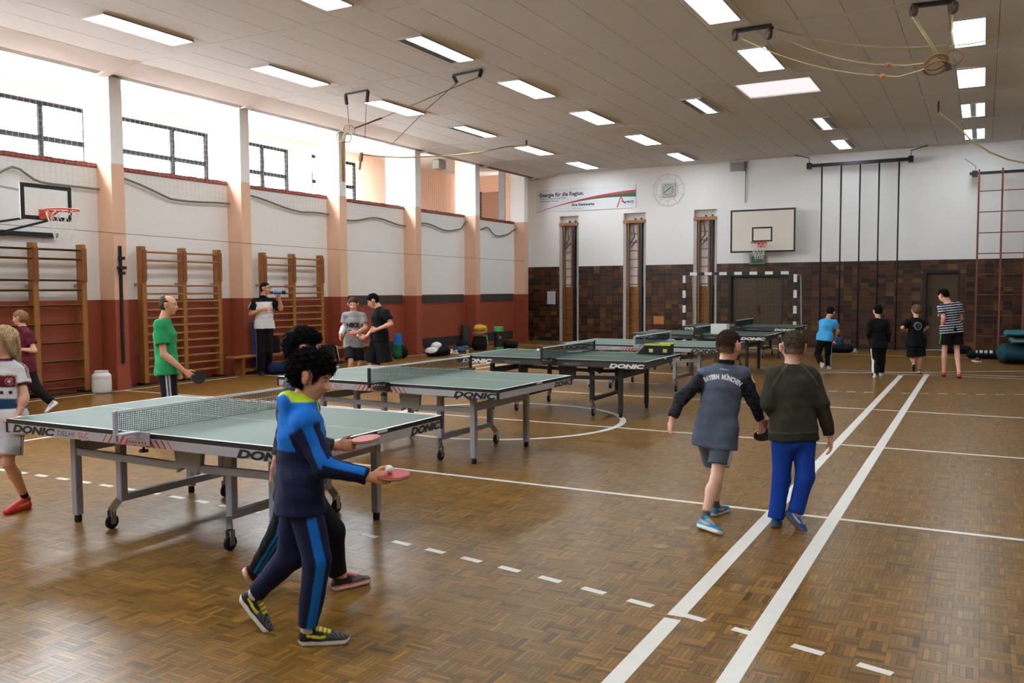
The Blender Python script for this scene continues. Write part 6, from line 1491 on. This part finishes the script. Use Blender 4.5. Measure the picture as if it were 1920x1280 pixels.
blob('sports_bag', 'blue, black and white sports bag on the floor by the drinking man', 'bag', (g[0]+.1, g[1], 0), [ECone((-.05, -.2, .12), (.06, .25, .12), .13, .12, .12, .11, (1, -.3, 0)), Ell((.03, .1, .18), (.12, .15, .09), Iz)], lambda V: mixc(mixc(np.tile(c8(18, 18, 22), (len(V), 1)), c8(20, 32, 70), ss(-V[:, 1], .04, .08)), c8(200, 202, 206), ss(V[:, 1], .12, .18)))
g = onz(516, 686)
blob('backpack', 'small black backpack on the bench behind the drinking man', 'bag', (XP+.16, onx(516, 665, XP+.2)[1], .402), [ECone((0, 0, .05), (0, .02, .26), .12, .16, .1, .13, (1, 0, 0))], flat(c8(16, 16, 18)))
g = onx(479, 640, XP+.09)
o = empty('rolled_mat', (XP+.075, g[1], 0), 0, 'blue rolled mat leaning on the wall behind the drinking man', 'mat')
MB().lathe([(.05, .0), (.055, .02), (.055, 1.05), (.045, 1.06)], n=18).build('roll', m8('blue_foam', (36, 70, 140), rough=.9), o, smooth=False); MB().lathe([(.062, .6), (.062, .63)], n=18).build('strap', BLACK, o)
# backpack blue and green
g = gl(748, 672, XW+.45); 
blob('backpack', 'blue, green and black hiking backpack against the red wall', 'bag', (g[0], g[1], 0), [ECone((0, -.05, .12), (0, -.03, .32), .13, .15, .12, .13, (1, 0, 0)), ECone((0, -.03, .40), (0, -.02, .52), .10, .11, .1, .1, (1, 0, 0)), Ell((.04, .14, .14), (.1, .13, .14), Iz)], lambda V: mixc(mixc(np.tile(c8(18, 20, 22), (len(V), 1)), c8(30, 96, 62), ss(-V[:, 1], .0, .06)), c8(36, 104, 172), ss(V[:, 2], .34, .37)))
bpk = bpy.data.objects.get('backpack.001') or o
for sy_ in (-.07, .07): MB().tube([(.13, sy_, .12), (.16, sy_, .2), (.15, sy_, .34)], .012, 6).build('strap', BLACK, bpk)
g = gl(822, 667, XP+.3)
blob('sports_bag', 'black sports bag with a white top beside the radiator opening', 'bag', (g[0], g[1], 0), [ECone((-.05, -.25, .12), (.05, .22, .12), .18, .12, .17, .12, (1, 0, 0)), Ell((.0, -.08, .26), (.12, .17, .10), Iz), Ell((.1, .36, .05), (.09, .1, .05), Iz)], lambda V: mixc(mixc(np.tile(c8(18, 18, 20), (len(V), 1)), c8(226, 228, 230), ss(V[:, 2]+.5*V[:, 1]*-1, .26, .3)), c8(214, 214, 216), ss(V[:, 1], .27, .31)))
g = gl(862, 660, XW+.45)
blob('crumpled_cloth', 'crumpled blue cloth on the floor between the bags', 'cloth', (g[0], g[1], 0), [Ell((0, 0, .05), (.2, .17, .1), Iz), Ell((.1, .1, .08), (.12, .1, .1), Iz)], flat(c8(58, 84, 110)), amp=.018)
g = gl(873, 656, XW+.45)
blob('helmet_bag', 'small round black bag next to the green rolled mat', 'bag', (g[0]+.1, g[1]-.3, 0), [Ell((0, 0, .15), (.19, .17, .17), Iz)], flat(c8(24, 25, 27)))
gm = gl(877, 652, XW+.45); o = empty('rolled_mat', (gm[0]-.3, gm[1]+.35, 0), 0, 'dark green rolled foam mat standing behind the clothes pile', 'mat')
MB().lathe([(.08, 0), (.1, .01), (.1, .66), (.085, .67), (.05, .64)], n=20).build('roll', m8('olive_foam', (46, 62, 50), rough=.9), o)
g = gl(897, 656, XW+.45)
blob('backpack', 'black backpack heaped with yellow and brown clothes', 'bag', (g[0], g[1]+.05, 0), [ECone((0, 0, .14), (0, .05, .34), .2, .26, .16, .2, (1, 0, 0)), Ell((.05, .26, .2), (.08, .07, .24), Iz), ECone((0, -.1, .46), (0, .2, .48), .16, .08, .15, .08, (1, 0, 0)), Ell((0, .02, .60), (.15, .22, .11), Iz), Ell((.04, .24, .55), (.08, .08, .14), Iz)],
    lambda V: mixc(mixc(mixc(np.tile(c8(20, 20, 22), (len(V), 1)), c8(120, 176, 76), ss(V[:, 1], .2, .23)*ss(-V[:, 2], -.42, -.4)), c8(150, 118, 78), ss(V[:, 2], .38, .4)), c8(206, 160, 50), ss(V[:, 2], .53, .55)), amp=.012)
g = onz(876.5, 663); o = empty('cup', (g[0], g[1], 0), 0, 'small yellow cup on the floor in front of the bags', 'cup'); MB().lathe([(.03, 0), (.04, .1), (.036, .1), (.028, .008)], n=18).build('cup_wall', m8('yellow_plastic', (214, 170, 60), rough=.4), o, smooth=False); MB().lathe([(.041, .095), (.043, .1), (.041, .104)], n=18).build('rim', MATS['yellow_plastic'], o)
g = gl(935, 656, XW+.45); o = empty('storage_tube', (g[0], g[1], 0), 0, 'green and black upright storage tube near the back corner', 'container')
GT = m8('bright_green_plastic', (70, 160, 84), rough=.5)
MB().lathe([(.13, 0), (.14, .01), (.14, .09)], n=24).build('base_ring', GT, o); MB().lathe([(.13, .09), (.13, .52)], n=24).build('tube', BLACK, o, smooth=False); MB().lathe([(.14, .52), (.14, .64), (.12, .655)], n=24).build('lid', GT, o); MB().box((.10, -.09, .36), (.04, .06, .08)).build('badge', m8('badge_grey', (120, 124, 120)), o)
g = gl(950, 655, XW+.45); blob('sports_bag', 'flat black bag beside the green storage tube', 'bag', (g[0]-.1, g[1]+.35, 0), [ECone((0, -.2, .12), (0, .25, .1), .14, .13, .14, .1, (1, 0, 0))], flat(c8(16, 17, 18)))
for u, v, lab in ((971, 647, 'white ball lying on the floor near the back corner'), (1657.5, 670, 'white ball lying on the floor beside the player all in black'), (1009, 664, None)):
    if lab: g = onz(u, v); tball(lab, (g[0], g[1], .02))
p_ = onz(1009, 656, TZ+.02); tball('white ball on the black third table next to its net', (p_[0], p_[1], TZ+.021))
# on the third table: carrying case and papers
c3 = onz(1226, 664, TZ); o = empty('carrying_case', (c3[0], c3[1]+.05, TZ+.001), .05, 'black and yellow carrying case on the third table', 'case')
YEL = m8('yellow_trim', (196, 196, 60), rough=.5)
MB().prism([(-.25, 0), (.24, 0), (.24, .13), (-.12, .13)], 1, -.1, .1).build('case_body', BLACK, o, bevel=.008); MB().bx(-.13, .25, -.105, .105, .13, .145).build('lid', BLACK, o, bevel=.004)
MB().bx(-.12, .25, -.108, -.104, .125, .15).build('trim', YEL, o); MB().bx(.06, .26, -.02, .1, .145, .155).build('lid_trim', YEL, o)
for x_ in (-.03, .17): MB().box((x_, -.102, .055), (.06, .006, .05)).build('latch', m8('yellow_latch', (206, 208, 120)), o, bevel=.008)
MB().tube([(.05, -.11, .08), (.05, -.14, .06), (.12, -.14, .06), (.12, -.11, .08)], .008, 6).build('handle', BLACK, o)
for k, (u, v) in enumerate(((1078, 659), (1096, 657))):
    q = onz(u, v, TZ+.002); tag(MB().box((0, 0, 0), (.21, .148, .004), rz=.3+k*.4).build('score_sheet', m8('score_paper', (214, 220, 222), rough=.8), loc=(q[0], q[1], TZ+.0035+.004*k)), ['white score sheet under the net of the third table', 'white score sheet on the third table, right of the other sheet'][k], 'paper')
q = ony(1350, 632, 17.5); o = empty('ball_box', (q[0], 17.5, TZ+.001), 0, 'white open box on the fifth table behind the grey jersey boy', 'box')
for a, c, e, g_ in ((-.16, .16, -.12, -.11), (-.16, .16, .11, .12), (-.16, -.15, -.11, .11), (.15, .16, -.11, .11)): MB().bx(a, c, e, g_, .004, .2).build('side', WHITEP, o)
MB().bx(-.16, .16, -.12, .12, 0, .004).build('bottom', WHITEP, o)
# chair by the back wall
cp = ony(1231, 620, 24.9); o = empty('wooden_chair', (cp[0], 24.9, 0), 0, 'orange brown wooden chair between the niches at the back wall', 'chair')
CW = m8('orange_beech', (170, 104, 48), rough=.5, var=.12)
MB().bx(-.2, .2, -.2, .2, .43, .455).build('seat', CW, o, bevel=.008); MB().bx(-.2, .2, .18, .2, .62, .86).build('backrest', CW, o, bevel=.008)
for x_ in (-.18, .18):
    MB().tube([(x_, .18, 0), (x_, .18, .86)], .014, 8).build('back_leg', STEEL, o); MB().tube([(x_, -.17, 0), (x_, -.17, .43)], .014, 8).build('front_leg', STEEL, o)
# mats at the right
mt = onz(1885, 690)
for k, (nm, col, z0, z1, dx, lab) in enumerate((('gym_mat', (28, 62, 72), .0, .42, 0, 'dark teal folded gym mat at the right picture edge, bottom of the pile'), ('gym_mat', (104, 124, 118), .43, .58, .12, 'pale grey green gym mat in the middle of the teal pile'), ('gym_mat', (40, 104, 118), .59, .72, .0, 'bright teal gym mat on top of the pile'))):
    q = onz(1873, 684); b = np.array((q[0]+.75+dx, q[1]+.75, z0)); o = empty(nm, tuple(b), 0, lab, 'mat', 'gym mats piled at the right'); hgt = z1-z0
    sdf_obj('cover', [([ECone(b+(-.6, 0, hgt/2), b+(.6, 0, hgt/2+.02), .6, hgt/2, .6, hgt/2, (0, 1, 0), k=.04)], .02, lambda X, Y, Z, z0=z0, z1=z1: np.maximum(z0-Z, Z-z1-.01)+0*X+0*Y, lambda X, Y, Z: wob(X, Y, Z, 7, .014))], CLOTH, o, b, c8(*col))
    MB().tube([(-.62, -.3, hgt*.5), (-.68, -.3, hgt*.4), (-.68, -.1, hgt*.4), (-.62, -.1, hgt*.5)], .012, 6).build('handle', BLACK, o)
# things along the back wall
g = onz(1578, 661); blob('sports_bag', 'dark blue and black bag on the floor in front of the bending player', 'bag', (g[0], g[1], 0), [ECone((-.2, 0, .1), (.2, 0, .1), .13, .1, .12, .09, (0, 1, 0)), Ell((-.05, 0, .26), (.09, .08, .16), Iz)], lambda V: mixc(np.tile(c8(16, 17, 22), (len(V), 1)), c8(36, 66, 112), ss(V[:, 2], .18, .22)))
shoe_small('white trainer on the floor right of the dark blue bag', 1598, 660, (206, 206, 206), 1.4)
g = onz(1846, 672); blob('sports_bag', 'black bag with white print on the floor left of the mats', 'bag', (g[0], g[1], 0), [ECone((-.28, 0, .09), (.28, 0, .1), .16, .1, .15, .1, (0, 1, 0))], lambda V: mixc(np.tile(c8(18, 18, 20), (len(V), 1)), c8(196, 196, 192), ss(V[:, 2], .13, .15)*ss(-np.abs(V[:, 0]), -.2, -.16)*(np.sin(V[:, 0]*60) > -.3)))
g = onz(1792, 664); blob('sports_bag', 'low black bag on the floor behind the striped player', 'bag', (g[0], g[1]+.3, 0), [ECone((-.2, 0, .12), (.25, 0, .1), .15, .12, .14, .1, (0, 1, 0))], flat(c8(17, 17, 20)))
shoe_small('dark red trainer on the floor left of the printed bag', 1831, 678, (96, 40, 40), .5)
